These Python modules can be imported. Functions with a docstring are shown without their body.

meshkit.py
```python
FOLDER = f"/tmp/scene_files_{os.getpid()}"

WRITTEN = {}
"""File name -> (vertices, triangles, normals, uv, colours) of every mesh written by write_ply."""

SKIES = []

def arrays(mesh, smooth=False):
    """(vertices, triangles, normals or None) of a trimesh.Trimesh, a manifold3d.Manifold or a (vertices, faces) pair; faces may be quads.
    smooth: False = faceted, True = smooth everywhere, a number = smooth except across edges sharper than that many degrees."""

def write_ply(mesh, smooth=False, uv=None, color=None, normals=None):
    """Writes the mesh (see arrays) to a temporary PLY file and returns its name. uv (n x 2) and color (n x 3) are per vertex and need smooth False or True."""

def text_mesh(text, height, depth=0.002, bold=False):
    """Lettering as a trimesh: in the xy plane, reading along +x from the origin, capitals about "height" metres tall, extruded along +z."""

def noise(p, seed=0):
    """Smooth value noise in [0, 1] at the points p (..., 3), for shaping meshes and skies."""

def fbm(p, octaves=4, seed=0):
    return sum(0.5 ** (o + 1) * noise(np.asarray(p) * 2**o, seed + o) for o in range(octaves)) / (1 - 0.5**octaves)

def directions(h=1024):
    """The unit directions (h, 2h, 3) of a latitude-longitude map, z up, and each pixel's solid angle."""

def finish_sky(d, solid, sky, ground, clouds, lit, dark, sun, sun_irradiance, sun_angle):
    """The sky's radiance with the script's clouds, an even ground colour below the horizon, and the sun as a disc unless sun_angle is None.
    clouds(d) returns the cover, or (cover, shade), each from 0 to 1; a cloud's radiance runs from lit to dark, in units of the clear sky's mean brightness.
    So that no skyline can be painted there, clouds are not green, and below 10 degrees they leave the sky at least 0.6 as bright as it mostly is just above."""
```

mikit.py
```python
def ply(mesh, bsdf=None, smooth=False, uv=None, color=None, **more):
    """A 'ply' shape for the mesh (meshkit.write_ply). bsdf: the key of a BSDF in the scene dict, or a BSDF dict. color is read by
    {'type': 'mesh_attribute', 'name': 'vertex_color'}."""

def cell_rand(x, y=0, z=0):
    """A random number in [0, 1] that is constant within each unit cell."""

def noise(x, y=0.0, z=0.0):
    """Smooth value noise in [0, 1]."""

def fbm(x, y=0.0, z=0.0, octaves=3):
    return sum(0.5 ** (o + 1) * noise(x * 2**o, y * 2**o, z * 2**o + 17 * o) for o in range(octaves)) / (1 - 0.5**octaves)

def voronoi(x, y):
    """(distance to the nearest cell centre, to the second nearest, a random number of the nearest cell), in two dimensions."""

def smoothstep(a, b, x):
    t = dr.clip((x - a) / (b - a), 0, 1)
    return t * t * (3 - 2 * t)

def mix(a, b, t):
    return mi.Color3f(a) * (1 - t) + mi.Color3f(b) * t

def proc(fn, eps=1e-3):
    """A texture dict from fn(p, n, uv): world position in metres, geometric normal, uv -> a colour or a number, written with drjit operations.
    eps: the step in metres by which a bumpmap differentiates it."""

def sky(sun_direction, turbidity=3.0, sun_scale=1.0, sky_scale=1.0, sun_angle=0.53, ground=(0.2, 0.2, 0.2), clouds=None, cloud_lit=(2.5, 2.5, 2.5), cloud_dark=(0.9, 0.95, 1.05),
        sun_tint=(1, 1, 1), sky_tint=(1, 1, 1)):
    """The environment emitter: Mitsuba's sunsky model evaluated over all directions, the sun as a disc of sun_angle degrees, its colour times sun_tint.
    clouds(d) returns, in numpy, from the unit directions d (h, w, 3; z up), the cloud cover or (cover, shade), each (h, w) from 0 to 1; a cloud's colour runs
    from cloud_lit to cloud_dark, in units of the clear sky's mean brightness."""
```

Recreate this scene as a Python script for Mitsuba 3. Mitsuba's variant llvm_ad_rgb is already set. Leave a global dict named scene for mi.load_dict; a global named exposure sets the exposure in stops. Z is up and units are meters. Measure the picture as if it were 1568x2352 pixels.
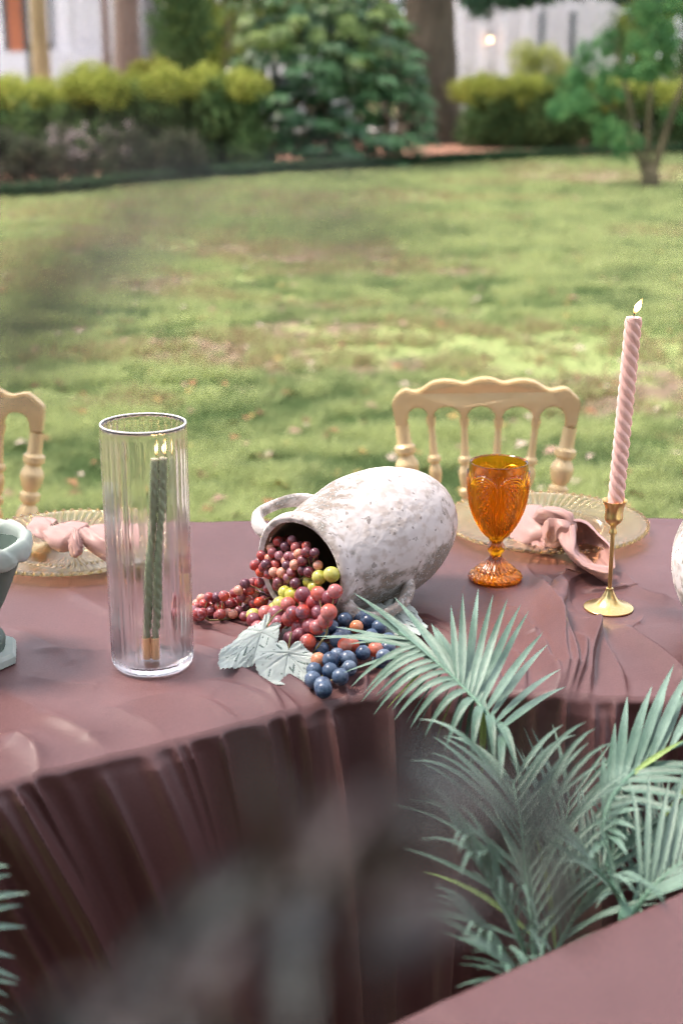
import math
import numpy as np
import drjit as dr
import mitsuba as mi
import trimesh
import mikit, meshkit
from scipy.interpolate import PchipInterpolator, CubicSpline

PI = math.pi
T = mi.ScalarTransform4f
scene, labels = {'type': 'scene'}, {}

# ------------------------------------------------------------------ camera, sky, exposure
CAM = np.array([0.0, 0.0, 1.43])
PITCH = math.radians(17.1)
FWD = np.array([0, math.cos(PITCH), -math.sin(PITCH)])
UP = np.array([0, math.sin(PITCH), math.cos(PITCH)])
scene['camera'] = {'type': 'thinlens', 'fov': 26.98, 'fov_axis': 'x', 'near_clip': 0.02, 'far_clip': 400.0,
                   'aperture_radius': 0.0063, 'focus_distance': 1.80,
                   'to_world': T().look_at(origin=CAM.tolist(), target=(CAM + FWD).tolist(), up=[0, 0, 1])}
scene['sky'] = mikit.sky((-0.52, 0.10, 0.92), turbidity=3, sun_scale=0.34, sun_angle=18, sun_tint=(0.93, 0.94, 1.06),
                         sky_tint=(1.06, 0.97, 0.97), clouds=lambda d: np.full(d.shape[:2], 0.8), cloud_lit=(1.36, 1.29, 1.34))
exposure = 3.6

# survey helpers: where a sight line of the photograph (1568 wide) meets a height z or a distance y
LENS = 3267.0


def sight(u, v):
    return FWD + (u - 784) / LENS * np.array([1.0, 0, 0]) + (1176 - v) / LENS * UP


def at(u, v, z=0.76):
    d = sight(u, v)
    return CAM + d * (z - CAM[2]) / d[2]


def aty(u, v, y):
    d = sight(u, v)
    return CAM + d * (y / d[1])


# ------------------------------------------------------------------ bookkeeping
used = set()


def numbered(key):
    k, n = key, 0
    while k in used:
        n += 1
        k = f'{key}_{n:03d}'
    used.add(k)
    return k


def tag(key, label=None, cat=None, group=None, kind=None):
    d = {}
    if label: d['label'] = label
    if cat: d['category'] = cat
    if group: d['group'] = group
    if kind: d['kind'] = kind
    labels[key] = d
    return key


def thing(name, label, cat, group=None):
    key = numbered(name)
    return tag(key, label, cat, group)


def obj(name, mesh, mat, parent=None, smooth=30, color=None, **more):
    key = numbered((parent + '__' if parent else '') + name)
    if color is not None:
        smooth = smooth if smooth is False else True
    scene[key] = mikit.ply(mesh, mat, smooth=smooth, color=color, **more)
    return key


# ------------------------------------------------------------------ mesh helpers
def unit(v):
    v = np.asarray(v, float)
    return v / np.maximum(np.linalg.norm(v, axis=-1, keepdims=True), 1e-12)


def grid_faces(r, c, close_c=False, close_r=False):
    i, j = np.meshgrid(np.arange(r if close_r else r - 1), np.arange(c if close_c else c - 1), indexing='ij')
    i2, j2 = (i + 1) % r, (j + 1) % c
    return np.stack([i * c + j, i * c + j2, i2 * c + j2, i2 * c + j], -1).reshape(-1, 4)


def tri(f):
    return np.vstack([f[:, [0, 1, 2]], f[:, [0, 2, 3]]])


def tm(v, f):
    f = np.asarray(f)
    return trimesh.Trimesh(np.asarray(v, float), tri(f) if f.shape[1] == 4 else f, process=False)


def cat(ms):
    return trimesh.util.concatenate(ms)


def lathe(profile, n=64, dense=0):
    """profile: (r, z) pairs; turned about z. dense > 0 resamples it smoothly."""
    p = np.asarray(profile, float)
    if dense:
        s = np.r_[0, np.cumsum(np.linalg.norm(np.diff(p, axis=0), axis=1))]
        q = np.linspace(0, s[-1], dense)
        p = np.stack([PchipInterpolator(s, p[:, 0])(q), PchipInterpolator(s, p[:, 1])(q)], 1)
    a = np.arange(n) * 2 * PI / n
    v = np.stack([p[:, :1] * np.cos(a), p[:, :1] * np.sin(a), np.repeat(p[:, 1:], n, 1)], -1).reshape(-1, 3)
    return tm(v, grid_faces(len(p), n, close_c=True))


def frames(p):
    t = unit(np.gradient(p, axis=0))
    a = np.zeros_like(p)
    x = np.cross(t[0], [0, 0, 1.0] if abs(t[0][2]) < 0.9 else [1.0, 0, 0])
    for i in range(len(p)):
        x = x - t[i] * (x @ t[i])
        x = x / np.linalg.norm(x)
        a[i] = x
    return t, a, np.cross(t, a)


def smooth_path(p, n):
    p = np.asarray(p, float)
    s = np.r_[0, np.cumsum(np.linalg.norm(np.diff(p, axis=0), axis=1))]
    return CubicSpline(s, p, axis=0)(np.linspace(0, s[-1], n)) if len(p) > 2 else p[0] + (p[1] - p[0]) * np.linspace(0, 1, n)[:, None]


def tube(p, r, sides=8, flat=1.0, cap=True):
    p = np.asarray(p, float)
    r = np.broadcast_to(r, (len(p),)).astype(float)
    t, a, b = frames(p)
    ang = np.arange(sides) * 2 * PI / sides
    v = p[:, None] + r[:, None, None] * (np.cos(ang)[None, :, None] * a[:, None] + flat * np.sin(ang)[None, :, None] * b[:, None])
    v = v.reshape(-1, 3)
    f = tri(grid_faces(len(p), sides, close_c=True))
    if cap:
        n = len(v)
        v = np.vstack([v, p[:1], p[-1:]])
        k = np.arange(sides)
        e = (len(p) - 1) * sides
        f = np.vstack([f, np.stack([k * 0 + n, (k + 1) % sides, k], 1), np.stack([k * 0 + n + 1, e + k, e + (k + 1) % sides], 1)])
    return tm(v, f)


def box(x0, x1, y0, y1, z0, z1):
    m = trimesh.creation.box((x1 - x0, y1 - y0, z1 - z0))
    m.apply_translation(((x0 + x1) / 2, (y0 + y1) / 2, (z0 + z1) / 2))
    return m


def move(m, loc=(0, 0, 0), rz=0.0, scale=1.0):
    m = m.copy()
    v = np.asarray(m.vertices) * scale
    c, s = math.cos(rz), math.sin(rz)
    m.vertices = np.stack([v[:, 0] * c - v[:, 1] * s, v[:, 0] * s + v[:, 1] * c, v[:, 2]], 1) + np.asarray(loc, float)
    return m


def basis(m, o, ex, ey, ez):
    m = m.copy()
    v = np.asarray(m.vertices)
    m.vertices = np.asarray(o) + v[:, :1] * np.asarray(ex) + v[:, 1:2] * np.asarray(ey) + v[:, 2:] * np.asarray(ez)
    return m


def solid_sheet(P, th):
    """P (r, c, 3): a sheet with thickness th, closed at its border."""
    r, c = P.shape[:2]
    du, dv = np.gradient(P, axis=0), np.gradient(P, axis=1)
    n = unit(np.cross(du, dv))
    v = np.vstack([(P + n * th / 2).reshape(-1, 3), (P - n * th / 2).reshape(-1, 3)])
    f, k = grid_faces(r, c), r * c
    idx = np.arange(k).reshape(r, c)
    ring = np.r_[idx[0, :-1], idx[:-1, -1], idx[-1, :0:-1], idx[:0:-1, 0]]
    rn = np.roll(ring, -1)
    side = np.stack([ring, ring + k, rn + k, rn], 1)
    return tm(v, np.vstack([f, f[:, ::-1] + k, side]))


# ------------------------------------------------------------------ materials
def rgb(*c):
    return {'type': 'rgb', 'value': list(map(float, c))}


VC = {'type': 'mesh_attribute', 'name': 'vertex_color'}


def mat(name, **k):
    k.setdefault('type', 'principled')
    scene[name] = {'type': 'twosided', 'bsdf': k}
    return name


def cloth_color(p, n, uv):
    weave = mikit.noise(p.x * 700, p.y * 700, p.z * 700)
    big = mikit.fbm(p.x * 6, p.y * 6, p.z * 6, 3)
    c = mikit.mix((0.092, 0.041, 0.041), (0.114, 0.052, 0.052), mikit.smoothstep(0.3, 0.7, big))
    return c * (0.9 + 0.2 * weave)


mat('cloth_mat', base_color=mikit.proc(cloth_color), roughness=0.45, specular=0.6, sheen=0.75, sheen_tint=0.25)


def urn_color(p, n, uv):
    x, y, z = p.x, p.y, p.z
    a = mikit.fbm(x * 11 + 3.3, y * 11, z * 11, 5)
    b = mikit.fbm(x * 95, y * 95, z * 95 + 4, 3)
    s = mikit.fbm(x * 300, y * 300, z * 300, 2)
    low = 1 - mikit.smoothstep(0.775, 0.875, z)
    dirt = mikit.smoothstep(0.47, 0.64, a * 0.68 + b * 0.32 + 0.20 * low - 0.02)
    c = mikit.mix((0.62, 0.59, 0.575), (0.50, 0.45, 0.415), mikit.smoothstep(0.4, 0.7, b))
    c = mikit.mix(c, mikit.mix((0.25, 0.205, 0.165), (0.15, 0.16, 0.145), mikit.smoothstep(0.4, 0.6, s)), dirt * 0.85)
    pits = mikit.smoothstep(0.70, 0.80, mikit.fbm(x * 150 + 9, y * 150, z * 150, 2))
    c = mikit.mix(c, (0.22, 0.19, 0.17), pits * 0.75)
    flakes = mikit.smoothstep(0.60, 0.75, s) * dirt
    return mikit.mix(c, (0.70, 0.67, 0.64), flakes * 0.55)


def urn_bump(p, n, uv):
    return mikit.fbm(p.x * 120, p.y * 120, p.z * 120, 4)


scene['urn_mat'] = {'type': 'twosided', 'bsdf': {'type': 'bumpmap', 'arbitrary': mikit.proc(urn_bump), 'scale': 0.002,
                    'bsdf': {'type': 'principled', 'base_color': mikit.proc(urn_color), 'roughness': 0.7, 'specular': 0.3}}}
mat('urn_inside_mat', base_color=rgb(0.20, 0.17, 0.13), roughness=0.9, specular=0.1)
mat('gold_paint_mat', base_color=mikit.proc(lambda p, n, uv: mikit.mix((0.68, 0.51, 0.26), (0.78, 0.62, 0.36), mikit.fbm(p.x * 45, p.y * 45, p.z * 45, 3))), roughness=0.40, metallic=0.25, specular=0.5)
mat('brass_mat', base_color=mikit.proc(lambda p, n, uv: mikit.mix((0.80, 0.62, 0.24), (0.90, 0.74, 0.36), mikit.noise(p.x * 500, p.y * 500, p.z * 40))), roughness=0.27, metallic=1.0)
mat('pale_brass_mat', base_color=rgb(0.78, 0.52, 0.28), roughness=0.4, metallic=0.5)
mat('pink_wax_mat', base_color=rgb(0.76, 0.48, 0.43), roughness=0.38, specular=0.5, clearcoat=0.15, flatness=0.6)
mat('green_wax_mat', base_color=rgb(0.20, 0.255, 0.155), roughness=0.42, specular=0.5)
mat('green_wax_top_mat', base_color=rgb(0.45, 0.44, 0.30), roughness=0.4)
mat('wick_mat', base_color=rgb(0.03, 0.02, 0.02), roughness=0.9)
mat('napkin_mat', base_color=mikit.proc(lambda p, n, uv: mikit.mix((0.375, 0.225, 0.198), (0.425, 0.262, 0.235), mikit.noise(p.x * 900, p.y * 900, p.z * 900))), roughness=0.42, specular=0.4, sheen=0.5)
mat('sage_mat', base_color=mikit.proc(lambda p, n, uv: mikit.mix((0.075, 0.115, 0.095), (0.10, 0.145, 0.12), mikit.fbm(p.x * 60, p.y * 60, p.z * 60, 3))), roughness=0.55)
mat('sage_pale_mat', base_color=mikit.proc(lambda p, n, uv: mikit.mix((0.32, 0.40, 0.35), (0.44, 0.50, 0.46), mikit.fbm(p.x * 80, p.y * 80, p.z * 80, 3))), roughness=0.6)
scene['rim_highlight_mat'] = {'type': 'principled', 'base_color': rgb(0.98, 0.98, 0.99), 'roughness': 0.5, 'eta': 1.5, 'spec_trans': 0.0}  # opaque white, not glass: the rim's bright highlight put into the colour
scene['clear_glass'] = {'type': 'dielectric', 'int_ior': 1.5}
scene['amber_glass'] = {'type': 'roughdielectric', 'alpha': 0.028, 'int_ior': 1.52, 'specular_transmittance': rgb(0.93, 0.67, 0.18)}
scene['amber_depth'] = {'type': 'homogeneous', 'albedo': 0.0, 'sigma_t': rgb(0.05, 0.22, 0.97), 'scale': 75.0}
scene['gold_glass'] = {'type': 'roughdielectric', 'alpha': 0.03, 'int_ior': 1.5, 'specular_transmittance': rgb(0.975, 0.885, 0.68)}
scene['grape_mat'] = {'type': 'principled', 'base_color': VC, 'roughness': 0.2, 'eta': 1.42, 'spec_trans': 0.30, 'clearcoat': 0.9, 'clearcoat_gloss': 0.92}
mat('blue_grape_mat', base_color=VC, roughness=0.3, specular=0.5, clearcoat=0.25, clearcoat_gloss=0.8)
mat('stem_mat', base_color=rgb(0.20, 0.17, 0.07), roughness=0.7)
mat('grape_leaf_mat', base_color=VC, roughness=0.75, specular=0.25)


def palm_color(p, n, uv):
    a = mikit.fbm(p.x * 14, p.y * 14, p.z * 14, 3)
    f = mikit.noise(p.x * 420, p.y * 420, p.z * 60)
    c = mikit.mix((0.066, 0.138, 0.098), (0.172, 0.275, 0.218), mikit.smoothstep(0.3, 0.7, a))
    return c * (0.88 + 0.24 * f)


mat('palm_mat', base_color=mikit.proc(palm_color), roughness=0.5, specular=0.5, sheen=0.7)
mat('palm_young_mat', base_color=rgb(0.24, 0.36, 0.11), roughness=0.45, specular=0.4)
mat('palm_stem_mat', base_color=rgb(0.11, 0.23, 0.16), roughness=0.5)
mat('sprig_leaf_mat', base_color=VC, roughness=0.5, specular=0.4)
mat('sprig_stem_mat', base_color=rgb(0.055, 0.04, 0.045), roughness=0.8)


def ground_color(p, n, uv):
    a = mikit.fbm(p.x * 0.9 + 31, p.y * 0.9, 0, 4)
    b = mikit.fbm(p.x * 7, p.y * 7, 2, 4)
    soil = mikit.mix((0.15, 0.115, 0.08), (0.27, 0.205, 0.15), b)
    green = mikit.mix((0.17, 0.23, 0.085), (0.29, 0.34, 0.14), b)
    return mikit.mix(soil, green, mikit.smoothstep(0.40, 0.53, a * 0.65 + b * 0.35 - 0.03))


mat('ground_mat', base_color=mikit.proc(ground_color), roughness=0.95, specular=0.1)
mat('mulch_mat', base_color=mikit.proc(lambda p, n, uv: mikit.mix((0.22, 0.11, 0.075), (0.42, 0.24, 0.17), mikit.fbm(p.x * 9, p.y * 9, 0, 4))), roughness=0.95, specular=0.1)
mat('road_mat', base_color=rgb(0.11, 0.11, 0.115), roughness=0.9)
mat('pavement_mat', base_color=mikit.proc(lambda p, n, uv: mikit.mix((0.33, 0.31, 0.30), (0.42, 0.40, 0.38), mikit.fbm(p.x * 3, p.y * 3, 0, 3))), roughness=0.9)
scene['blade_mat'] = {'type': 'twosided', 'bsdf': {'type': 'diffuse', 'reflectance': VC}}
scene['grass_mat'] = {'type': 'principledthin', 'base_color': VC, 'roughness': 0.6, 'diff_trans': 0.9, 'spec_trans': 0.0}
scene['leaf_mat'] = {'type': 'principledthin', 'base_color': VC, 'roughness': 0.5, 'diff_trans': 0.7, 'spec_trans': 0.0}
mat('glossy_leaf_mat', base_color=VC, roughness=0.38, specular=0.5)


def bark(c0, c1):
    return mikit.proc(lambda p, n, uv: mikit.mix(c0, c1, mikit.fbm(p.x * 9, p.y * 9, p.z * 2.2, 4)))


mat('oak_bark_mat', base_color=bark((0.05, 0.045, 0.035), (0.16, 0.14, 0.105)), roughness=0.95, specular=0.1)
mat('grey_bark_mat', base_color=bark((0.17, 0.13, 0.11), (0.34, 0.27, 0.23)), roughness=0.95, specular=0.1)
mat('pale_bark_mat', base_color=bark((0.30, 0.23, 0.12), (0.52, 0.42, 0.24)), roughness=0.95, specular=0.1)
mat('myrtle_bark_mat', base_color=bark((0.06, 0.055, 0.035), (0.17, 0.15, 0.09)), roughness=0.9, specular=0.1)
mat('white_paint_mat', base_color=mikit.proc(lambda p, n, uv: mikit.mix((0.80, 0.78, 0.79), (0.86, 0.84, 0.84), mikit.fbm(p.x, p.y, p.z, 3))), roughness=0.6)
mat('lilac_wall_mat', base_color=mikit.proc(lambda p, n, uv: mikit.mix((0.80, 0.77, 0.79), (0.86, 0.83, 0.85), mikit.fbm(p.x, p.y, p.z, 3))), roughness=0.7)
mat('dark_shutter_mat', base_color=rgb(0.03, 0.045, 0.055), roughness=0.5)
mat('door_mat', base_color=rgb(0.40, 0.13, 0.055), roughness=0.45)
mat('window_glass_mat', base_color=rgb(0.05, 0.07, 0.08), roughness=0.08, specular=0.8)
mat('brown_pipe_mat', base_color=rgb(0.24, 0.13, 0.09), roughness=0.6)
mat('roof_mat', base_color=rgb(0.16, 0.15, 0.15), roughness=0.8)
mat('iron_mat', base_color=rgb(0.03, 0.045, 0.045), roughness=0.5)
mat('car_white_mat', base_color=rgb(0.72, 0.73, 0.75), roughness=0.25, clearcoat=1.0, clearcoat_gloss=0.95)
mat('car_silver_mat', base_color=rgb(0.38, 0.43, 0.50), roughness=0.25, metallic=0.3, clearcoat=1.0, clearcoat_gloss=0.95)
mat('tyre_mat', base_color=rgb(0.03, 0.03, 0.03), roughness=0.8)
mat('rim_mat', base_color=rgb(0.6, 0.6, 0.62), roughness=0.3, metallic=0.9)
mat('tail_light_mat', base_color=rgb(0.5, 0.02, 0.02), roughness=0.2)

# ================================================================== the setting
S = 300.0
obj('ground', tm([[-S, -S, 0], [S, -S, 0], [S, S, 0], [-S, S, 0]], np.array([[0, 1, 2, 3]])), 'ground_mat', smooth=False)
tag('ground', kind='structure')


def strip(pts_front, pts_back, z):
    a, b = np.asarray(pts_front, float), np.asarray(pts_back, float)
    n = len(a)
    v = np.vstack([np.c_[a, np.full(n, z)], np.c_[b, np.full(n, z)]])
    i = np.arange(n - 1)
    return tm(v, np.stack([i, i + 1, i + 1 + n, i + n], 1))


bed_line = np.array([(-9, 14.2), (-6.2, 15.6), (-3.92, 17.4), (-1.9, 20.6), (0.1, 22.4), (1.7, 24.0), (4.6, 26.6), (8.6, 28.6), (14, 29.5)])
xs = np.linspace(-9, 14, 80)
bed_y = PchipInterpolator(bed_line[:, 0], bed_line[:, 1])
obj('planting_bed', strip(np.c_[xs, bed_y(xs)], np.c_[xs, np.full(80, 36.0)], 0.004), 'mulch_mat', smooth=False)
tag('planting_bed', kind='structure')
obj('road', box(-80, 80, 38.0, 44.5, -0.2, 0.006), 'road_mat', smooth=False); tag('road', kind='structure')
obj('pavement', cat([box(-80, 80, 36.2, 37.995, -0.2, 0.12), box(-80, 80, 44.505, 46.7, -0.2, 0.12)]), 'pavement_mat', smooth=False); tag('pavement', kind='structure')


# ---- lawn: blades of grass, one mass
def make_grass():
    rng = np.random.default_rng(11)
    n, n2 = 190000, 150000                     # the second lot goes on to both sides of the picture
    y = 3.4 * (31.0 / 3.4) ** rng.random(n + n2)
    x = (rng.random(n + n2) * 2 - 1) * (0.33 * y + 0.3)
    x[n:] = np.sign(x[n:]) * (0.33 * y[n:] + 0.3 + rng.random(n2) ** 1.5 * (0.75 * y[n:] + 1.5))
    keep = y < bed_y(np.clip(x, -9, 14)) - 0.05
    x, y = x[keep], y[keep]
    P = np.c_[x, y, x * 0]
    a = meshkit.fbm(P * [0.55, 0.8, 1] + [3, 1, 0], 4, 3)
    b = meshkit.fbm(P * [3.2, 4.2, 1], 3, 5)
    cc_ = meshkit.fbm(P * [8.0, 6.5, 1] + [0, 0, 5], 2, 9)
    dens = np.clip((a * 0.48 + b * 0.36 + cc_ * 0.2 - 0.432) / 0.10, 0.05, 1)
    keep = rng.random(len(x)) < dens
    P, a, b, cc_ = P[keep], a[keep], b[keep], cc_[keep]
    m = len(P)
    k = 5
    far = np.clip(P[:, 1] / 6.0, 1.0, 3.2)
    c = np.repeat(P, k, 0) + np.c_[rng.normal(0, 0.022, (m * k, 2)) * np.repeat(far, k)[:, None], np.zeros(m * k)]
    h = rng.uniform(0.02, 0.062, m * k) * np.repeat(0.55 + 1.5 * np.clip(cc_ - 0.3, 0, 1), k)
    w = rng.uniform(0.003, 0.0075, m * k) * np.repeat(far, k)
    ang = rng.random(m * k) * 2 * PI
    d = np.c_[np.cos(ang), np.sin(ang), 0 * ang]
    lean = unit(np.c_[rng.normal(0, 1, (m * k, 2)), np.zeros(m * k)]) * (h * rng.uniform(0.3, 1.5, m * k))[:, None]
    v = np.stack([c - d * w[:, None], c + d * w[:, None], c + lean + np.c_[0 * h, 0 * h, h]], 1)
    f = np.arange(m * k * 3).reshape(-1, 3)
    t = np.repeat(np.clip((b * .5 + cc_ * .5 - 0.39) / 0.19 + rng.normal(0, 0.12, m), 0, 1), k)[:, None]
    dry = np.repeat((a < 0.44) & (rng.random(m) < 0.5), k)[:, None]
    col = (1 - t) * np.array([0.18, 0.27, 0.115]) + t * np.array([0.50, 0.575, 0.27])
    col = np.where(dry, np.array([0.42, 0.35, 0.20]), col) * rng.uniform(0.75, 1.2, (m * k, 1))
    key = obj('lawn_grass', tm(v.reshape(-1, 3), f), 'grass_mat', smooth=False, color=np.repeat(col, 3, 0))
    tag(key, 'patchy yellow green lawn grass with bare spots behind the table', 'grass', kind='stuff')


make_grass()


def leaf_quads(c, d, n, L, W, bend=0.25):
    """kite-shaped leaves, 4 triangles each: centres c, axis d, normal n, length L, width W"""
    s = unit(np.cross(n, d))
    n = np.cross(d, s)
    L, W = np.asarray(L)[:, None], np.asarray(W)[:, None]
    tip = c + d * L * 0.5 - n * L * bend * 0.5
    base = c - d * L * 0.5 - n * L * bend * 0.3
    mid = c - n * W * 0.0
    l, r = c - s * W * 0.5 + n * W * 0.15, c + s * W * 0.5 + n * W * 0.15
    v = np.stack([base, r, tip, l, mid], 1)
    k = len(c)
    f = np.array([[0, 1, 4], [1, 2, 4], [2, 3, 4], [3, 0, 4]])
    return tm(v.reshape(-1, 3), (f[None] + (np.arange(k) * 5)[:, None, None]).reshape(-1, 3)), 5


def fallen():
    rng = np.random.default_rng(5)
    n = 900
    y = 4.2 * (24 / 4.2) ** rng.random(n)
    x = (rng.random(n) * 2 - 1) * 0.32 * y
    keep = y < bed_y(np.clip(x, -9, 14))
    x, y = x[keep], y[keep]
    n = len(x)
    ang = rng.random(n) * 2 * PI
    d = np.c_[np.cos(ang), np.sin(ang), rng.normal(0, 0.15, n)]
    m, k = leaf_quads(np.c_[x, y, rng.uniform(0.02, 0.05, n)], unit(d), unit(np.c_[rng.normal(0, 0.3, (n, 2)), np.ones(n)]), rng.uniform(0.04, 0.09, n), rng.uniform(0.025, 0.05, n))
    pal = np.array([[0.32, 0.17, 0.10], [0.42, 0.29, 0.22], [0.55, 0.45, 0.38], [0.22, 0.12, 0.08], [0.40, 0.30, 0.12]])
    key = obj('fallen_leaves', m, 'blade_mat', smooth=False, color=np.repeat(pal[rng.integers(0, 5, n)], k, 0))
    tag(key, 'dry brown leaves scattered over the lawn', 'leaves', kind='stuff')


fallen()


def crown_cloud(rng, centers, radii, n, L, cols, flat=0.6, up=0.5):
    """leaves spread through a set of ellipsoid clumps, denser near their surfaces; colour varies leaf by leaf and clump by clump."""
    centers, radii = np.atleast_2d(centers), np.atleast_2d(radii)
    vol = radii.prod(1) ** (2 / 3)
    w = rng.choice(len(centers), n, p=vol / vol.sum())
    q = unit(rng.normal(0, 1, (n, 3))) * (rng.random(n) ** 0.4)[:, None]
    c = centers[w] + q * radii[w]
    c += 0.25 * radii[w] * (np.stack([meshkit.noise(c * 2.1 + 7 * i, i) for i in range(3)], 1) - 0.5)
    nrm = unit(q + rng.normal(0, 0.6, (n, 3)) + [0, 0, up])
    d = unit(np.cross(nrm, rng.normal(0, 1, (n, 3))))
    d[:, 2] -= 0.35
    m, k = leaf_quads(c, unit(d), nrm, L * rng.uniform(0.6, 1.3, n), L * flat * rng.uniform(0.7, 1.2, n))
    cols = np.asarray(cols, float)
    t = np.clip(rng.random(n) * 0.75 + 0.25 * (w % 5) / 4, 0, 0.999) * (len(cols) - 1)
    i = t.astype(int)
    col = cols[i] + (cols[np.minimum(i + 1, len(cols) - 1)] - cols[i]) * (t - i)[:, None]
    return m, np.repeat(col, k, 0)


def clumps(rng, box3, n, r0, r1):
    lo, hi = np.array(box3[0], float), np.array(box3[1], float)
    return lo + rng.random((n, 3)) * (hi - lo), rng.uniform(r0, r1, (n, 1)) * rng.uniform(0.7, 1.2, (n, 3))


GREENS = [(0.06, 0.13, 0.055), (0.12, 0.21, 0.08), (0.20, 0.29, 0.11)]
DARKS = [(0.035, 0.085, 0.055), (0.065, 0.14, 0.085), (0.11, 0.19, 0.12)]
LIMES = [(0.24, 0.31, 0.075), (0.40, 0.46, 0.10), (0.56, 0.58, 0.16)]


def px_box(u0, u1, v0, v1, y, dy):
    a, b = aty(u0, v1, y), aty(u1, v0, y)
    return (a[0], y - dy, a[2]), (b[0], y + dy, b[2])


def hedge(name, label, catg, boxes, seed, group=None, L=0.10, top=LIMES):
    """boxes: (box3, number of clumps, r0, r1, leaves). The young shoots on top are a part of their own."""
    rng = np.random.default_rng(seed)
    k = thing(name, label, catg, group)
    M, Cc = [], []
    for bx, n, r0, r1, leaves in boxes:
        c, r = clumps(rng, bx, n, r0, r1)
        m, col = crown_cloud(rng, c, r, leaves, L, GREENS)
        M.append(m); Cc.append(col)
    obj('foliage', cat(M), 'leaf_mat', k, smooth=False, color=np.vstack(Cc))
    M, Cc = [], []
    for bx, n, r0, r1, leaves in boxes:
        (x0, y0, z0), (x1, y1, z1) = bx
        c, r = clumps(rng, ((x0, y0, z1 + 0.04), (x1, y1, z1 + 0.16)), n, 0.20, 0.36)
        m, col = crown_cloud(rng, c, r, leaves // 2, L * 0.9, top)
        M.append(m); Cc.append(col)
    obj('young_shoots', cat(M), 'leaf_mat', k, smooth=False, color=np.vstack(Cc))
    st = []
    for bx, n, *_ in boxes:
        (x0, y0, z0), (x1, y1, z1) = bx
        for _ in range(6):
            p = np.array([x0 + (x1 - x0) * rng.random(), y0 + (y1 - y0) * rng.random(), 0])
            obj('stem', tube(smooth_path([p, p + [rng.normal(0, .08), 0, z1 * 0.4], p + [rng.normal(0, .2), 0, z1 * 0.85]], 6), [0.025, 0.022, 0.02, 0.017, 0.013, 0.008], 5), 'grey_bark_mat', k)
    return k


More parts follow.
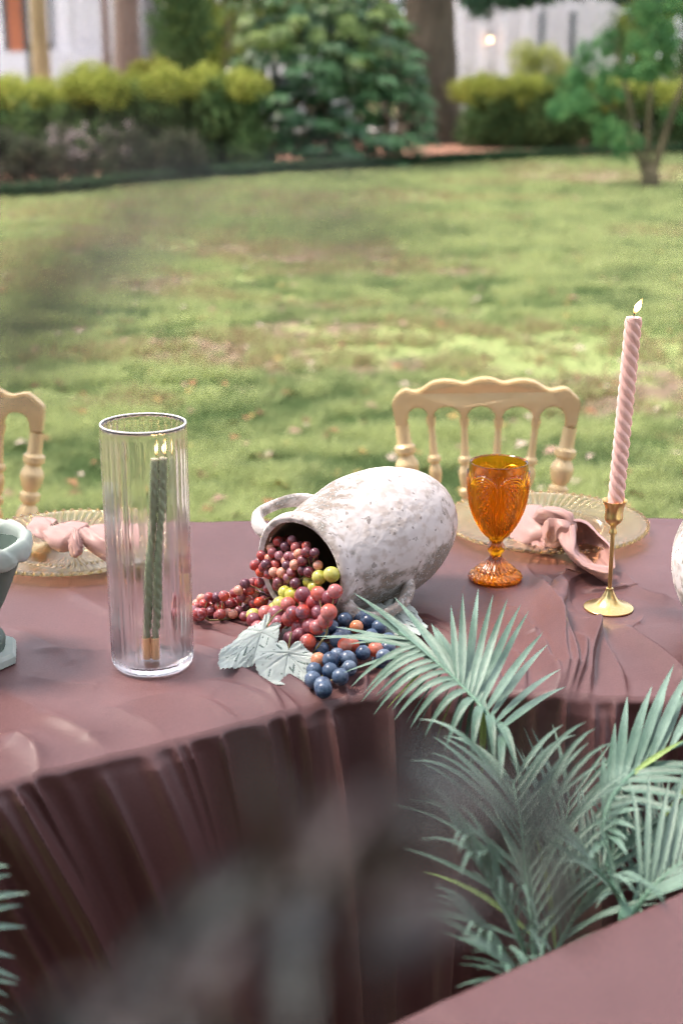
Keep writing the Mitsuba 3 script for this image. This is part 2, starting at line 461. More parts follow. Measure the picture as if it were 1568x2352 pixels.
hedge('clipped_hedge', 'long clipped hedge with yellow green top on the left behind the lawn', 'hedge',
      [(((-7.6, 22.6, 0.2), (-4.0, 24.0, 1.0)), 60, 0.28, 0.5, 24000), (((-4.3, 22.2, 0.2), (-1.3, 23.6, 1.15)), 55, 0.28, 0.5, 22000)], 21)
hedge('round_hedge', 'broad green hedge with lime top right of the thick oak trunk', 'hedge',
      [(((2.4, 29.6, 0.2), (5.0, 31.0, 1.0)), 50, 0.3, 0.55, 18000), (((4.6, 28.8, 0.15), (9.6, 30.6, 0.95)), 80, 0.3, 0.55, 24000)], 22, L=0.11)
k = thing('street_shrub', 'pale yellow green shrub in front of the pale house, behind the right hedge', 'shrub')
rng = np.random.default_rng(27)
c, r = clumps(rng, px_box(1195, 1300, 120, 200, 36, 0.4), 22, 0.2, 0.42)
m, col = crown_cloud(rng, c, r, 2600, 0.12, [(0.22, 0.30, 0.10), (0.42, 0.48, 0.16), (0.58, 0.60, 0.26)])
obj('foliage', m, 'leaf_mat', k, smooth=False, color=col)
obj('stem', tube([[5.1, 36, 0], [5.1, 36, 0.8], [5.15, 36, 1.5]], [.05, .04, .02]), 'grey_bark_mat', k)
k = thing('lime_shrub', 'small bright lime shrub poking up above the left hedge', 'shrub')
rng = np.random.default_rng(23)
c, r = clumps(rng, px_box(315, 375, 165, 200, 27, 0.3), 12, 0.2, 0.32)
m, col = crown_cloud(rng, c, r, 4500, 0.09, [(0.2, 0.26, 0.05), (0.36, 0.38, 0.08), (0.45, 0.44, 0.13)])
obj('foliage', m, 'leaf_mat', k, smooth=False, color=col)
obj('stem', tube([[-3.63, 27, 0], [-3.65, 27, 0.7], [-3.62, 27, 1.3]], [.04, .03, .015]), 'grey_bark_mat', k)

k = thing('flowering_shrub', 'low shrub with pale pinkish blooms in front of the left hedge', 'shrub')
rng = np.random.default_rng(24)
c, r = clumps(rng, px_box(-60, 480, 320, 400, 20.6, 0.3), 60, 0.16, 0.30)
m, col = crown_cloud(rng, c, r, 15000, 0.08, [(0.05, 0.09, 0.045), (0.12, 0.14, 0.09), (0.17, 0.16, 0.12)])
obj('foliage', m, 'leaf_mat', k, smooth=False, color=col)
c, r = clumps(rng, px_box(120, 300, 280, 360, 20.4, 0.25), 34, 0.04, 0.10)
m, col = crown_cloud(rng, c, r, 420, 0.07, [(0.24, 0.22, 0.19), (0.40, 0.35, 0.34), (0.52, 0.46, 0.46)])
labels[obj('blooms', m, 'leaf_mat', k, smooth=False, color=col)] = {'kind': 'stuff'}


# ---- the tall shrub with drooping fan leaves
def fan_shrub():
    rng = np.random.default_rng(31)
    k = thing('fan_leaf_shrub', 'tall dark shrub with drooping hand shaped leaves in the centre of the bed', 'shrub')
    M, Cc = [], []
    prof = [(560, 950, 300, 385), (490, 985, 200, 320), (540, 960, 110, 220), (560, 930, 20, 130), (440, 640, 290, 385), (540, 900, -60, 40)]
    cnt = [150, 260, 230, 190, 120, 120]
    for (u0, u1, v0, v1), n in zip(prof, cnt):
        for _ in range(n):
            y = 22.8 + rng.random() ** 0.7 * 2.2
            c = aty(u0 + (u1 - u0) * rng.random(), v0 + (v1 - v0) * rng.random(), y)
            out = unit(np.array([c[0] + 0.25, (c[1] - 24.2) * 0.9, 0.25 + rng.normal(0, .25)]))
            nl = 7
            side = unit(np.cross(out, [0, 0, 1]))
            a = np.linspace(-1.15, 1.15, nl) + rng.normal(0, .1, nl)
            d = np.cos(a)[:, None] * out + np.sin(a)[:, None] * side
            d[:, 2] -= 0.45 + 0.3 * rng.random()
            d = unit(d)
            L = rng.uniform(0.28, 0.46) * (1 - 0.25 * np.abs(a))
            nrm = unit(np.tile([0, 0, 1.0], (nl, 1)) + 0.5 * out + rng.normal(0, .15, (nl, 3)))
            m, q = leaf_quads(c + d * L[:, None] * 0.5, d, nrm, L, np.full(nl, 0.085), 0.45)
            M.append(m)
            lo, hi = np.array([0.03, 0.09, 0.04]), np.array([0.15, 0.32, 0.135])
            t = rng.random() ** 1.3
            if v0 <= 20 and rng.random() < 0.6:
                lo, hi = np.array([0.06, 0.13, 0.03]), np.array([0.20, 0.29, 0.06])
            Cc.append(np.tile(lo + (hi - lo) * t, (nl * q, 1)))
    obj('foliage', cat(M), 'glossy_leaf_mat', k, smooth=False, color=np.vstack(Cc))
    st = []
    for i in range(9):
        b = np.array([-0.4 + rng.normal(0, .35), 24.2 + rng.normal(0, .3), 0])
        obj('stem', tube(smooth_path([b, b + [rng.normal(0, .15), 0, 0.9], b + [rng.normal(0, .4), rng.normal(0, .2), 2.0]], 7), np.linspace(.035, .012, 7), 6), 'oak_bark_mat', k)


fan_shrub()


# ---- edging of grassy tufts along the bed
def edging():
    rng = np.random.default_rng(41)
    n = 2600
    x = rng.uniform(-7.5, 9.0, n)
    ok = rng.random(n) < np.where(x > 3.2, 0.45, 1.0)
    x = x[ok]; n = len(x)
    y = bed_y(x) + rng.uniform(0.0, 0.35, n)
    k = 7
    c = np.repeat(np.c_[x, y, 0 * x], k, 0) + np.c_[rng.normal(0, 0.03, (n * k, 2)), np.zeros(n * k)]
    ang = rng.random(n * k) * 2 * PI
    o = np.c_[np.cos(ang), np.sin(ang), 0 * ang]
    h, w = rng.uniform(0.09, 0.2, n * k)[:, None], 0.007
    s = np.c_[-o[:, 1], o[:, 0], 0 * ang] * w
    z = np.array([0, 0, 1.0])
    v = np.stack([c - s, c + s, c + o * h * 0.35 + z * h - s, c + o * h * 0.35 + z * h + s, c + o * h * 0.95 + z * h * 0.75], 1)
    f = np.array([[0, 1, 3], [0, 3, 2], [2, 3, 4]])
    m = tm(v.reshape(-1, 3), (f[None] + (np.arange(n * k) * 5)[:, None, None]).reshape(-1, 3))
    t = rng.random((n * k, 1))
    col = (1 - t) * np.array([0.025, 0.06, 0.035]) + t * np.array([0.08, 0.14, 0.07])
    key = obj('edging_plants', m, 'blade_mat', smooth=False, color=np.repeat(col, 5, 0))
    tag(key, 'dark green tufted border plants edging the planting bed', 'border plants', kind='stuff')


edging()


# ---- trees
def rough_trunk(p, r, seed, sides=22, amp=0.12, n=40):
    p = smooth_path(p, n)
    rr = PchipInterpolator(np.linspace(0, 1, len(r)), r)(np.linspace(0, 1, n))
    m = tube(p, rr, sides)
    v = np.asarray(m.vertices).copy()
    q = meshkit.fbm(v * [5, 5, 1.2], 3, seed) - 0.5
    ctr = np.vstack([np.repeat(p, sides, 0), p[:1], p[-1:]])
    m.vertices = v + (v - ctr) * (q * amp * 2)[:, None]
    return m


def tree(name, label, trunk_p, trunk_r, limbs, crown, bark_m, leaf_cols, seed, L=0.16, group=None, mat_l='leaf_mat', sides=22):
    k = thing(name, label, 'tree', group)
    obj('trunk', rough_trunk(trunk_p, trunk_r, seed, sides), bark_m, k)
    for i, (p, r) in enumerate(limbs):
        obj('limb', tube(smooth_path(p, 12), np.linspace(r, r * 0.35, 12), 8), bark_m, k)
    if crown:
        rng = np.random.default_rng(seed)
        M, Cc = [], []
        for bx, n, r0, r1, leaves in crown:
            c, r = clumps(rng, bx, n, r0, r1)
            m, col = crown_cloud(rng, c, r, leaves, L, leaf_cols)
            M.append(m); Cc.append(col)
        obj('crown', cat(M), mat_l, k, smooth=False, color=np.vstack(Cc))
    return k


tree('oak_tree', 'thick dark oak trunk standing in the mulch bed right of centre',
     [(1.95, 31.9, -0.1), (1.90, 31.9, 0.35), (1.88, 31.9, 1.3), (1.86, 31.9, 3.5), (1.85, 31.9, 6)], [0.82, 0.60, 0.52, 0.50, 0.5],
     [([(1.9, 31.9, 4.4), (3.2, 30, 5.0), (4.2, 27, 3.9), (5.2, 25.6, 3.4)], 0.16), ([(1.8, 31.9, 5), (0, 31, 7), (-3, 29, 8)], 0.25)],
     [(((2.3, 25.5, 2.7), (3.3, 28.0, 3.1)), 12, 0.2, 0.4, 1500), (((3.2, 25.0, 2.75), (5.0, 28.0, 3.5)), 26, 0.12, 0.34, 1300), (((5.0, 25.0, 2.95), (7.4, 28.0, 3.7)), 22, 0.2, 0.45, 1500), (((-8, 22, 7), (9, 36, 10)), 70, 0.9, 1.6, 15000)],
     'oak_bark_mat', DARKS, 51, L=0.17, sides=30)
tree('grey_tree', 'grey brown tree trunk rising behind the left hedge beside the white house',
     [(-4.9, 34, -0.1), (-4.88, 34, 1.2), (-4.85, 34, 3), (-4.7, 34, 6)], [0.42, 0.30, 0.28, 0.26],
     [([(-4.75, 34, 4.5), (-3.4, 33, 5.5), (-2.2, 32, 6)], 0.12)],
     [(((-4.4, 35, 1.4), (-3.3, 37, 4.4)), 26, 0.4, 0.7, 4200), (((-7, 32, 5.5), (-2, 36, 8)), 22, 0.8, 1.3, 4000)], 'grey_bark_mat', GREENS, 52)
tree('pale_tree', 'slim pale yellow tree trunk in front of the white house',
     [(-5.92, 29.5, -0.1), (-5.93, 29.5, 1.2), (-5.94, 29.5, 3.2), (-5.9, 29.5, 6)], [0.24, 0.175, 0.165, 0.15],
     [([(-5.9, 29.5, 5), (-5.0, 29, 6.2)], 0.08)], [(((-8, 28, 5.6), (-4, 31, 7.5)), 22, 0.7, 1.2, 3500)], 'pale_bark_mat', GREENS, 53, sides=16)
tree('slender_tree', 'slender reddish brown trunk beside the big oak',
     [(1.02, 33.5, -0.1), (1.0, 33.5, 1.5), (1.02, 33.5, 3.4), (1.1, 33.5, 6)], [0.14, 0.11, 0.10, 0.09],
     [([(1.05, 33.5, 4), (0.4, 33, 5.2)], 0.05)], [(((-1.2, 33, 4.6), (2.4, 35, 6.6)), 20, 0.6, 1.0, 3000)], 'grey_bark_mat', GREENS, 54, sides=12)


def myrtle():
    k = thing('small_tree', 'small multi stemmed tree with forked trunk at the right edge of the lawn', 'tree')
    y = 19.3
    b = at(1492, 432, 0.0)
    P = lambda u, v, dy=0: aty(u, v, y + dy)
    obj('trunk', rough_trunk([b + [0, 0, -0.05], b + [0, 0, 0.10], P(1490, 395)], [0.16, 0.12, 0.10], 3, 14, 0.08, 8), 'myrtle_bark_mat', k)
    for pts, r in (([(1484, 405), (1462, 330), (1445, 240), (1430, 170), (1410, 100)], 0.055), ([(1490, 402), (1488, 320), (1492, 230), (1500, 140), (1510, 60)], 0.04),
                   ([(1496, 405), (1520, 330), (1550, 240), (1585, 150), (1610, 90)], 0.06), ([(1462, 330), (1430, 270), (1380, 230), (1330, 200)], 0.02)):
        p = smooth_path([P(u, v, 0.12 * i) for i, (u, v) in enumerate(pts)], 14)
        obj('stem', tube(p, np.linspace(r, r * 0.45, 14), 8), 'myrtle_bark_mat', k)
    rng = np.random.default_rng(61)
    M, Cc = [], []
    for (u0, u1, v0, v1), n, leaves in (((1290, 1430, 170, 300), 22, 800), ((1330, 1520, 90, 170), 22, 850), ((1400, 1640, 0, 100), 26, 900), ((1350, 1450, 290, 340), 9, 260), ((1530, 1640, 220, 280), 7, 140), ((1262, 1345, 225, 275), 9, 260)):
        c, r = clumps(rng, px_box(u0, u1, v0, v1, y + 0.2, 0.8), n, 0.06, 0.20)
        m, col = crown_cloud(rng, c, r, leaves, 0.10, [(0.045, 0.14, 0.065), (0.10, 0.25, 0.10), (0.20, 0.37, 0.14)])
        M.append(m); Cc.append(col)
    obj('crown', cat(M), 'leaf_mat', k, smooth=False, color=np.vstack(Cc))


myrtle()

far_trees = [(520, 46, 1.7, 'pale green tree behind the fan leaf shrub, left of its top', LIMES, 0), (640, 52, 2.2, 'mid green tree far behind the fan leaf shrub', GREENS, 1), (800, 50, 2.0, 'dark green tree far behind the gap left of the oak', DARKS, 2),
             (965, 56, 2.4, 'green tree right behind the oak trunk', GREENS, 3), (1460, 56, 1.6, 'yellow green tree behind the forked small tree', LIMES, 4), (1570, 46, 2.2, 'green tree at the right edge behind the forked small tree', GREENS, 5), (330, 58, 2.2, 'dark green tree behind the grey brown trunk', DARKS, 6)]
for u, y, w, lab, cols, i in far_trees:
    b = aty(u, 170, y)
    tree('park_tree', lab, [(b[0], y, -0.1), (b[0] + .1, y, 1.5), (b[0], y, 4)], [0.22, 0.17, 0.13], [([(b[0], y, 2), (b[0] + w * .5, y, 3.5)], 0.06)],
         [(((b[0] - w, y - 1, 0.9), (b[0] + w, y + 1.2, 5.2)), 40, 0.5, 1.0, 6000)], 'grey_bark_mat', cols, 70 + i, L=0.24, group=None)


tree('added_shade_tree', 'unseen dense tree behind the photographer, added to block sky light', [(-1.5, -6.5, -.1), (-1.5, -6.5, 2), (-1.4, -6.5, 5)], [.5, .36, .3], [([(-1.5, -6.5, 3), (1, -6, 5)], .15)],
     [(((-11, -9, 0.9), (11, -5.0, 8.5)), 150, 1.0, 1.8, 16000)], 'oak_bark_mat', DARKS, 90, L=0.42)  # unseen blocker, added to keep sky light off the table skirts


# ---- houses
def rect_px(u0, u1, v0, v1, y):
    a, b = aty(u0, v1, y), aty(u1, v0, y)
    return a[0], b[0], a[2], b[2]


def slab(u0, u1, v0, v1, y, t):
    x0, x1, z0, z1 = rect_px(u0, u1, v0, v1, y)
    return box(x0, x1, y - t, y, max(z0, 0), z1)


def white_house():
    Y = 49.0
    k = thing('white_house', 'white house with tall pillars, dark shutters and an orange brown door on the left', 'house')
    x0, x1, _, _ = rect_px(-120, 292, 0, 100, Y)
    obj('wall', box(x0, x1, Y, Y + 9, 0, 8.5), 'white_paint_mat', k, smooth=False)
    obj('roof', tm([[x0 - .5, Y - 2.4, 8.5], [x1 + .5, Y - 2.4, 8.5], [x1 + .5, Y + 9.5, 8.5], [x0 - .5, Y + 9.5, 8.5], [x0 + 2, Y + 4.5, 11], [x1 - 2, Y + 4.5, 11]],
                   np.array([[0, 1, 5], [0, 5, 4], [1, 2, 5], [2, 3, 4], [2, 4, 5], [3, 0, 4], [0, 2, 1], [0, 3, 2]])), 'roof_mat', k, smooth=False)
    a, b, z0, z1 = rect_px(-120, 284, 118, 158, Y - 2.2)
    obj('porch', box(a, b, Y - 2.2, Y - 0.003, 0, z1), 'white_paint_mat', k, smooth=False)
    d = obj('door', slab(24, 46, -60, 122, Y - 0.003, 0.08), 'door_mat', k, smooth=False)
    dx0, dx1, dz0, dz1 = rect_px(24, 46, -60, 122, Y)
    obj('handle', tube([[dx1 - .06, Y - .12, 1.6], [dx1 - .06, Y - .12, 1.75]], .015), 'brass_mat', d)
    for u0, u1, v0, v1 in ((11, 23.5, -40, 116), (46.5, 63, -60, 122), (109, 117, -40, 112), (279, 289, 0, 200)):
        obj('shutter', slab(u0, u1, v0, v1, Y - 0.003, 0.06), 'dark_shutter_mat', k, smooth=False)
    for u0, u1, v0, v1 in ((66, 107, -80, 100), (176, 230, -60, 90)):
        w = obj('window', slab(u0, u1, v0, v1, Y - 0.003, 0.07), 'white_paint_mat', k, smooth=False)
        x0, x1, z0, z1 = rect_px(u0, u1, v0, v1, Y)
        for i in range(2):
            for j in range(4):
                g = .06
                cw, ch = (x1 - x0) / 2, (z1 - z0) / 4
                obj('pane', box(x0 + i * cw + g, x0 + (i + 1) * cw - g, Y - 0.085, Y - 0.075, z0 + j * ch + g, z0 + (j + 1) * ch - g), 'white_paint_mat' if u0 > 100 else 'lilac_wall_mat', w, smooth=False)
    for u in (-30, 160, 262):
        x = aty(u, 100, Y - 1.9)[0]
        p = obj('pillar', move(lathe([(0, 0.9), (0.30, 0.9), (0.30, 1.0), (0.22, 1.05), (0.20, 4.5), (0.19, 7.9), (0.28, 8.0), (0.28, 8.2), (0, 8.2)], 24), (x, Y - 1.8, 0)), 'white_paint_mat', k)
    x = aty(244, 100, Y - 2.3)[0]
    obj('downpipe', box(x - .09, x + .09, Y - 2.4, Y - 2.25, 0, 8.4), 'brown_pipe_mat', k, smooth=False)
    a, b, _, _ = rect_px(-120, 290, 0, 100, Y - 2.2)
    obj('porch_beam', box(a, b, Y - 2.3, Y - 1.3, 8.2, 8.497), 'white_paint_mat', k, smooth=False)


white_house()


def side_house():
    Y = 52.0
    k = thing('narrow_house', 'narrow white house with one dark shuttered window between green trees', 'house')
    x0, x1, _, _ = rect_px(380, 458, 0, 100, Y)
    obj('wall', box(x0, x1, Y, Y + 8, 0, 7.5), 'white_paint_mat', k, smooth=False)
    obj('roof', box(x0 - .3, x1 + .3, Y - .3, Y + 8.3, 7.5, 7.8), 'roof_mat', k, smooth=False)
    obj('shutter', slab(418, 429, 10, 122, Y - 0.003, 0.08), 'dark_shutter_mat', k, smooth=False)
    obj('shutter', slab(388, 394, 10, 122, Y - 0.003, 0.08), 'dark_shutter_mat', k, smooth=False)
    w = obj('window', slab(395, 417, 15, 118, Y - 0.003, 0.05), 'lilac_wall_mat', k, smooth=False)
    a, b, z0, z1 = rect_px(405, 465, 128, 190, Y - 1.2)
    obj('porch', box(a, b, Y - 1.2, Y - 0.003, 0, z1), 'white_paint_mat', k, smooth=False)


side_house()


def right_house():
    Y = 50.0
    k = thing('pale_house', 'pale lilac white house with tall windows behind the right hedge', 'house')
    x0, x1, _, _ = rect_px(1010, 1420, 0, 100, Y)
    obj('wall', box(x0, x1, Y, Y + 9, 0, 7.0), 'lilac_wall_mat', k, smooth=False)
    obj('roof', box(x0 - .4, x1 + .4, Y - .5, Y + 9.4, 7.0, 7.3), 'roof_mat', k, smooth=False)
    for u in (1062, 1116, 1164, 1230, 1300):
        w = obj('window', slab(u, u + 26, 20, 150, Y - 0.003, 0.08), 'white_paint_mat', k, smooth=False)
        obj('pane', slab(u + 4, u + 22, 26, 144, Y - 0.084, 0.01), 'lilac_wall_mat' if u < 1200 else 'window_glass_mat', w, smooth=False)
    for u in (1050, 1106, 1155, 1205):
        x = aty(u, 100, Y - 1.6)[0]
        obj('pillar', move(lathe([(0, 0), (0.2, 0), (0.16, 0.3), (0.15, 6), (0.2, 6.2), (0, 6.2)], 20), (x, Y - 1.6, 0)), 'white_paint_mat', k)
    lamp = thing('porch_lantern', 'small lit amber lantern on the pale house right of the oak', 'lantern')
    c = aty(1125, 97, Y - 2.0)
    obj('cap', move(lathe([(0, .30), (.13, .22), (.13, .20), (0, .20)], 8), c), 'iron_mat', lamp, smooth=False)
    obj('bracket', tube(smooth_path([c + [0, 0, .28], c + [0, .5, .5], c + [0, 1.99, .45]], 8), .02), 'iron_mat', lamp)
    key = obj('lamp_glass', move(trimesh.creation.icosphere(2, 0.05), c + [0, 0, .08]), 'white_paint_mat', lamp)
    scene[key]['emitter'] = {'type': 'area', 'radiance': rgb(2.4, 1.1, 0.4)}


right_house()


# ---- street lamp post
k = thing('street_lamp', 'dark iron street lamp post standing left of the pale tree trunk', 'street lamp')
lx = aty(68, 150, 33)[0]
obj('base', move(lathe([(0, 0), (.16, 0), (.16, .25), (.10, .45), (.07, .6), (0, .6)], 16), (lx, 33, 0)), 'iron_mat', k)
obj('post', move(lathe([(0.055, .55), (.045, 2), (.04, 3.8), (0, 3.8)], 14), (lx, 33, 0)), 'iron_mat', k)
obj('lantern', move(lathe([(0, 3.8), (.08, 3.82), (.16, 4.3), (.18, 4.32), (0.03, 4.55), (0, 4.6)], 8), (lx, 33, 0)), 'iron_mat', k, smooth=False)


# ---- parked cars
def car(name, label, u, y, paint, flip=1, suv=False):
    k = thing(name, label, 'car', 'cars parked along the street')
    h = 0.25 if suv else 0.0
    prof = np.array([(-2.2, .32), (-2.25, .62), (-2.1, .86 + h * .5), (-1.55, .95 + h * .6), (-0.95, 1.38 + h), (0.0, 1.46 + h), (0.75, 1.40 + h), (1.35, 1.0 + h * .5), (2.0, .88 + h * .4), (2.2, .66), (2.2, .32)])
    from shapely.geometry import Polygon
    poly = Polygon(prof).buffer(0.06).buffer(-0.03)
    for wx in (-1.38, 1.35):
        from shapely.geometry import Point
        poly = poly.difference(Point(wx, .32).buffer(.38))
    m = trimesh.creation.extrude_polygon(poly, 1.7)
    v = np.asarray(m.vertices)
    zz = v[:, 2] - 0.85
    tuck = 1 - 0.28 * np.clip((v[:, 1] - 0.9 - h * .5) / 0.6, 0, 1)
    v = np.c_[v[:, 0] * flip, zz * tuck, v[:, 1]]
    x = aty(u, 170, y)[0]
    put = lambda q: move(q, (x, y, 0.006))
    obj('body', put(tm(v, np.asarray(m.faces)[:, ::flip])), paint, k)
    b = 0.95 + h * .55
    t = 1.36 + h
    for nm, a0, a1, c0, c1 in (('side_window', -1.32, -0.05, -0.82, -0.05), ('side_window', 0.03, 1.12, 0.03, 0.70)):
        q = []
        for (xx, zz_) in ((a0, b), (a1, b), (c1, t - .03), (c0, t - .03)):
            q.append([xx * flip, -(0.852 * (1 - 0.28 * np.clip((zz_ - .9 - h * .5) / .6, 0, 1)) + .004), zz_])
        q = np.array(q)
        obj(nm, put(tm(np.vstack([q, q + [0, .01, 0]]), np.array([[0, 1, 2, 3], [7, 6, 5, 4], [0, 4, 5, 1], [1, 5, 6, 2], [2, 6, 7, 3], [3, 7, 4, 0]]))), 'window_glass_mat', k, smooth=False)
    for wx in (-1.38, 1.35):
        for sy in (-0.78, 0.78):
            w = obj('wheel', put(basis(lathe([(.2, -.1), (.31, -.1), (.32, 0), (.31, .1), (.2, .1)], 24), (wx * flip, sy, .32), (1, 0, 0), (0, 0, 1), (0, 1, 0))), 'tyre_mat', k)
            obj('rim', put(basis(lathe([(0, -.08), (.2, -.09), (.21, 0), (.2, .09), (0, .08)], 20), (wx * flip, sy, .32), (1, 0, 0), (0, 0, 1), (0, 1, 0))), 'rim_mat', w)
    for sy in (-.6, .6):
        obj('tail_light', put(box(min(2.20 * flip, 2.24 * flip), max(2.20 * flip, 2.24 * flip), sy - .15, sy + .15, .62, .78)), 'tail_light_mat', k, smooth=False)


car('parked_car', 'silver blue car parked behind the left hedge at the left edge', -50, 40, 'car_silver_mat', 1)
car('parked_car', 'white car parked behind the left hedge, partly hidden by the pale trunk', 330, 40.3, 'car_white_mat', -1)
car('parked_car', 'white tall car glimpsed between the hedge and the fan leaf shrub', 620, 40, 'car_white_mat', 1, True)

# ================================================================== the far table
TZ = 0.76
front = np.array([(-1.5, 0.55), (-1.1, 0.80), (-0.70, 1.045), (-0.45, 1.200), (-0.339, 1.268), (-0.267, 1.312), (-0.219, 1.339), (-0.124, 1.397), (-0.069, 1.430), (-0.021, 1.455), (0.05, 1.480),
                  (0.12, 1.487), (0.18, 1.485), (0.244, 1.476), (0.322, 1.473), (0.42, 1.478), (0.6, 1.49), (1.0, 1.50), (1.5, 1.45)])
back_y = lambda x: 2.128 + 0.02 * np.clip(x + 0.2, 0, 2) - 0.3 * np.clip(-x - 0.55, 0, 1)

CREASES = []  # (polyline in x, y; height; width; sharpness)


def crease(pix, h, w, e=0.0012):
    CREASES.append((np.array([at(u, v)[:2] for u, v in pix]), h, w, e, pix[0][0] > 420))


for pts, h, w in (
    # folds that gather right of the amphora and run over the front edge
    ([(1205, 1295), (1226, 1340), (1251, 1382), (1271, 1448), (1275, 1489), (1280, 1547), (1284, 1597)], 0.016, 0.01),
    ([(1292, 1332), (1280, 1378), (1276, 1406), (1278, 1440), (1296, 1489), (1302, 1539), (1302, 1601)], 0.017, 0.009),
    ([(1350, 1315), (1317, 1336), (1292, 1365), (1290, 1382), (1333, 1411), (1352, 1423), (1357, 1473), (1344, 1531), (1344, 1564), (1352, 1605)], 0.016, 0.01),
    ([(1358, 1427), (1375, 1473), (1395, 1510), (1416, 1547), (1435, 1609)], 0.009, 0.012),
    ([(1433, 1431), (1470, 1481), (1507, 1506), (1549, 1543), (1582, 1572)], 0.012, 0.01),
    ([(1218, 1460), (1234, 1485), (1247, 1531), (1267, 1572), (1271, 1601)], 0.013, 0.008),
    ([(1313, 1456), (1327, 1506), (1321, 1555), (1317, 1601)], 0.013, 0.008),
    ([(1338, 1361), (1387, 1357), (1437, 1355)], 0.008, 0.008),
    ([(1408, 1311), (1445, 1344), (1474, 1365), (1540, 1378)], 0.009, 0.01),
    ([(953, 1423), (1023, 1456), (1093, 1489), (1135, 1522)], 0.01, 0.006),
    ([(961, 1440), (1036, 1477), (1093, 1510)], 0.01, 0.006),
    ([(945, 1406), (1002, 1435), (1085, 1473)], 0.01, 0.006),
    ([(1164, 1390), (1184, 1415), (1226, 1460)], 0.009, 0.008),
    ([(1168, 1489), (1193, 1547), (1205, 1605)], 0.012, 0.008),
    ([(1226, 1320), (1247, 1330), (1271, 1355), (1286, 1346), (1298, 1320)], 0.01, 0.007),
    ([(1458, 1378), (1470, 1415), (1458, 1435)], 0.006, 0.01),
    ([(1044, 1531), (1077, 1568), (1093, 1605)], 0.011, 0.007),
    ([(1118, 1531), (1143, 1572), (1151, 1605)], 0.011, 0.007),
    # folds by the leaves and the grapes
    ([(430, 1475), (500, 1510), (560, 1555), (640, 1600), (700, 1640)], .010, .008), ([(445, 1500), (530, 1550), (600, 1590), (650, 1635)], .010, .007), ([(440, 1445), (520, 1470), (600, 1500)], .007, .008),
    ([(600, 1530), (680, 1580), (740, 1615)], .011, .008), ([(760, 1560), (790, 1590), (800, 1640)], .012, .007), ([(830, 1540), (835, 1580), (845, 1640)], .012, .007), ([(860, 1530), (880, 1580), (880, 1640)], .010, .007),
    ([(470, 1425), (550, 1445), (620, 1470)], .006, .008), ([(900, 1480), (930, 1540), (930, 1600)], .010, .008),
    # soft waves on the left half
    ([(150, 1350), (215, 1395), (330, 1440)], .007, .012), ([(0, 1440), (80, 1470), (180, 1530)], .005, .014), ([(40, 1545), (130, 1570), (230, 1580)], .004, .012),
    ([(0, 1585), (100, 1640), (230, 1700)], .005, .014), ([(60, 1640), (170, 1680), (260, 1740)], .006, .012), ([(0, 1690), (60, 1715), (90, 1780)], .016, .012), ([(210, 1620), (330, 1660), (400, 1700)], .004, .016),
    ([(430, 1600), (520, 1640), (560, 1670)], .005, .012), ([(20, 1480), (110, 1500), (220, 1500)], .005, .01), ([(455, 1560), (600, 1612), (650, 1650)], .005, .012), ([(240, 1640), (380, 1600), (500, 1600)], .003, .02)):
    crease(pts, h if pts[0][0] > 420 else 0.95 * h, w)


def polyline_dist(P, line):
    """distance of the points P to the polyline and the position along it, 0 to 1"""
    best, along = np.full(len(P), 9.0), np.zeros(len(P))
    n = len(line) - 1
    for i in range(n):
        a, b = line[i], line[i + 1]
        t = np.clip(((P - a) @ (b - a)) / ((b - a) @ (b - a)), 0, 1)
        d = np.linalg.norm(a + t[:, None] * (b - a) - P, axis=1)
        m = d < best
        best[m], along[m] = d[m], (i + t[m]) / n
    return best, along


def wrinkle(P):
    """height of the folds at P, and how far each leans over to its right"""
    z = np.zeros(len(P))
    sh = np.zeros((len(P), 2))
    for i, (line, h, w, e, sharp) in enumerate(CREASES):
        lo, hi = line.min(0) - 5 * w, line.max(0) + 5 * w
        sel = np.where(((P > lo) & (P < hi)).all(1))[0]
        if not len(sel):
            continue
        line = smooth_path(line, 14)
        d, s = polyline_dist(P[sel], line)
        j = np.clip((s * 13).astype(int), 0, 12)
        tg = line[j + 1] - line[j]
        rel = P[sel] - line[j]
        steep = (tg[:, 0] * rel[:, 1] - tg[:, 1] * rel[:, 0]) * (1 if tg[0, 1] > 0 else -1) < 0
        d = d * (np.where(steep, 1.7, 0.62) if sharp else 0.7)
        env = np.clip(np.minimum(s / 0.25, 1), 0.0, 1) * np.clip((1 - s) / 0.12 + 0.55, 0, 1)
        d = np.sqrt(d * d + e * e)
        edge_y = np.interp(P[sel][:, 0], front[:, 0], front[:, 1])
        env = env * (0.25 + 0.75 * np.clip((P[sel][:, 1] - edge_y) / 0.05, 0, 1))
        dz = 1.05 * h * env * np.exp(-(d / (0.8 * w)) ** 1.2)
        z[sel] += dz
        sh[sel] += (0.5 if sharp else 0) * dz[:, None] * unit(np.c_[-tg[:, 1], tg[:, 0]]) * (-1 if tg[0, 1] > 0 else 1)
    q = np.c_[P, np.zeros(len(P))]
    z += 0.0035 * (meshkit.fbm(q * [9, 14, 1], 3, 2) - 0.5) * np.clip((P[:, 0] + 0.1) / 0.3, 1.1, 1.9)
    return z, sh


CALM = [(-0.225, 1.557, 0.055), (0.213, 1.861, 0.042), (0.35, 1.747, 0.041), (-0.45, 1.57, 0.07)]


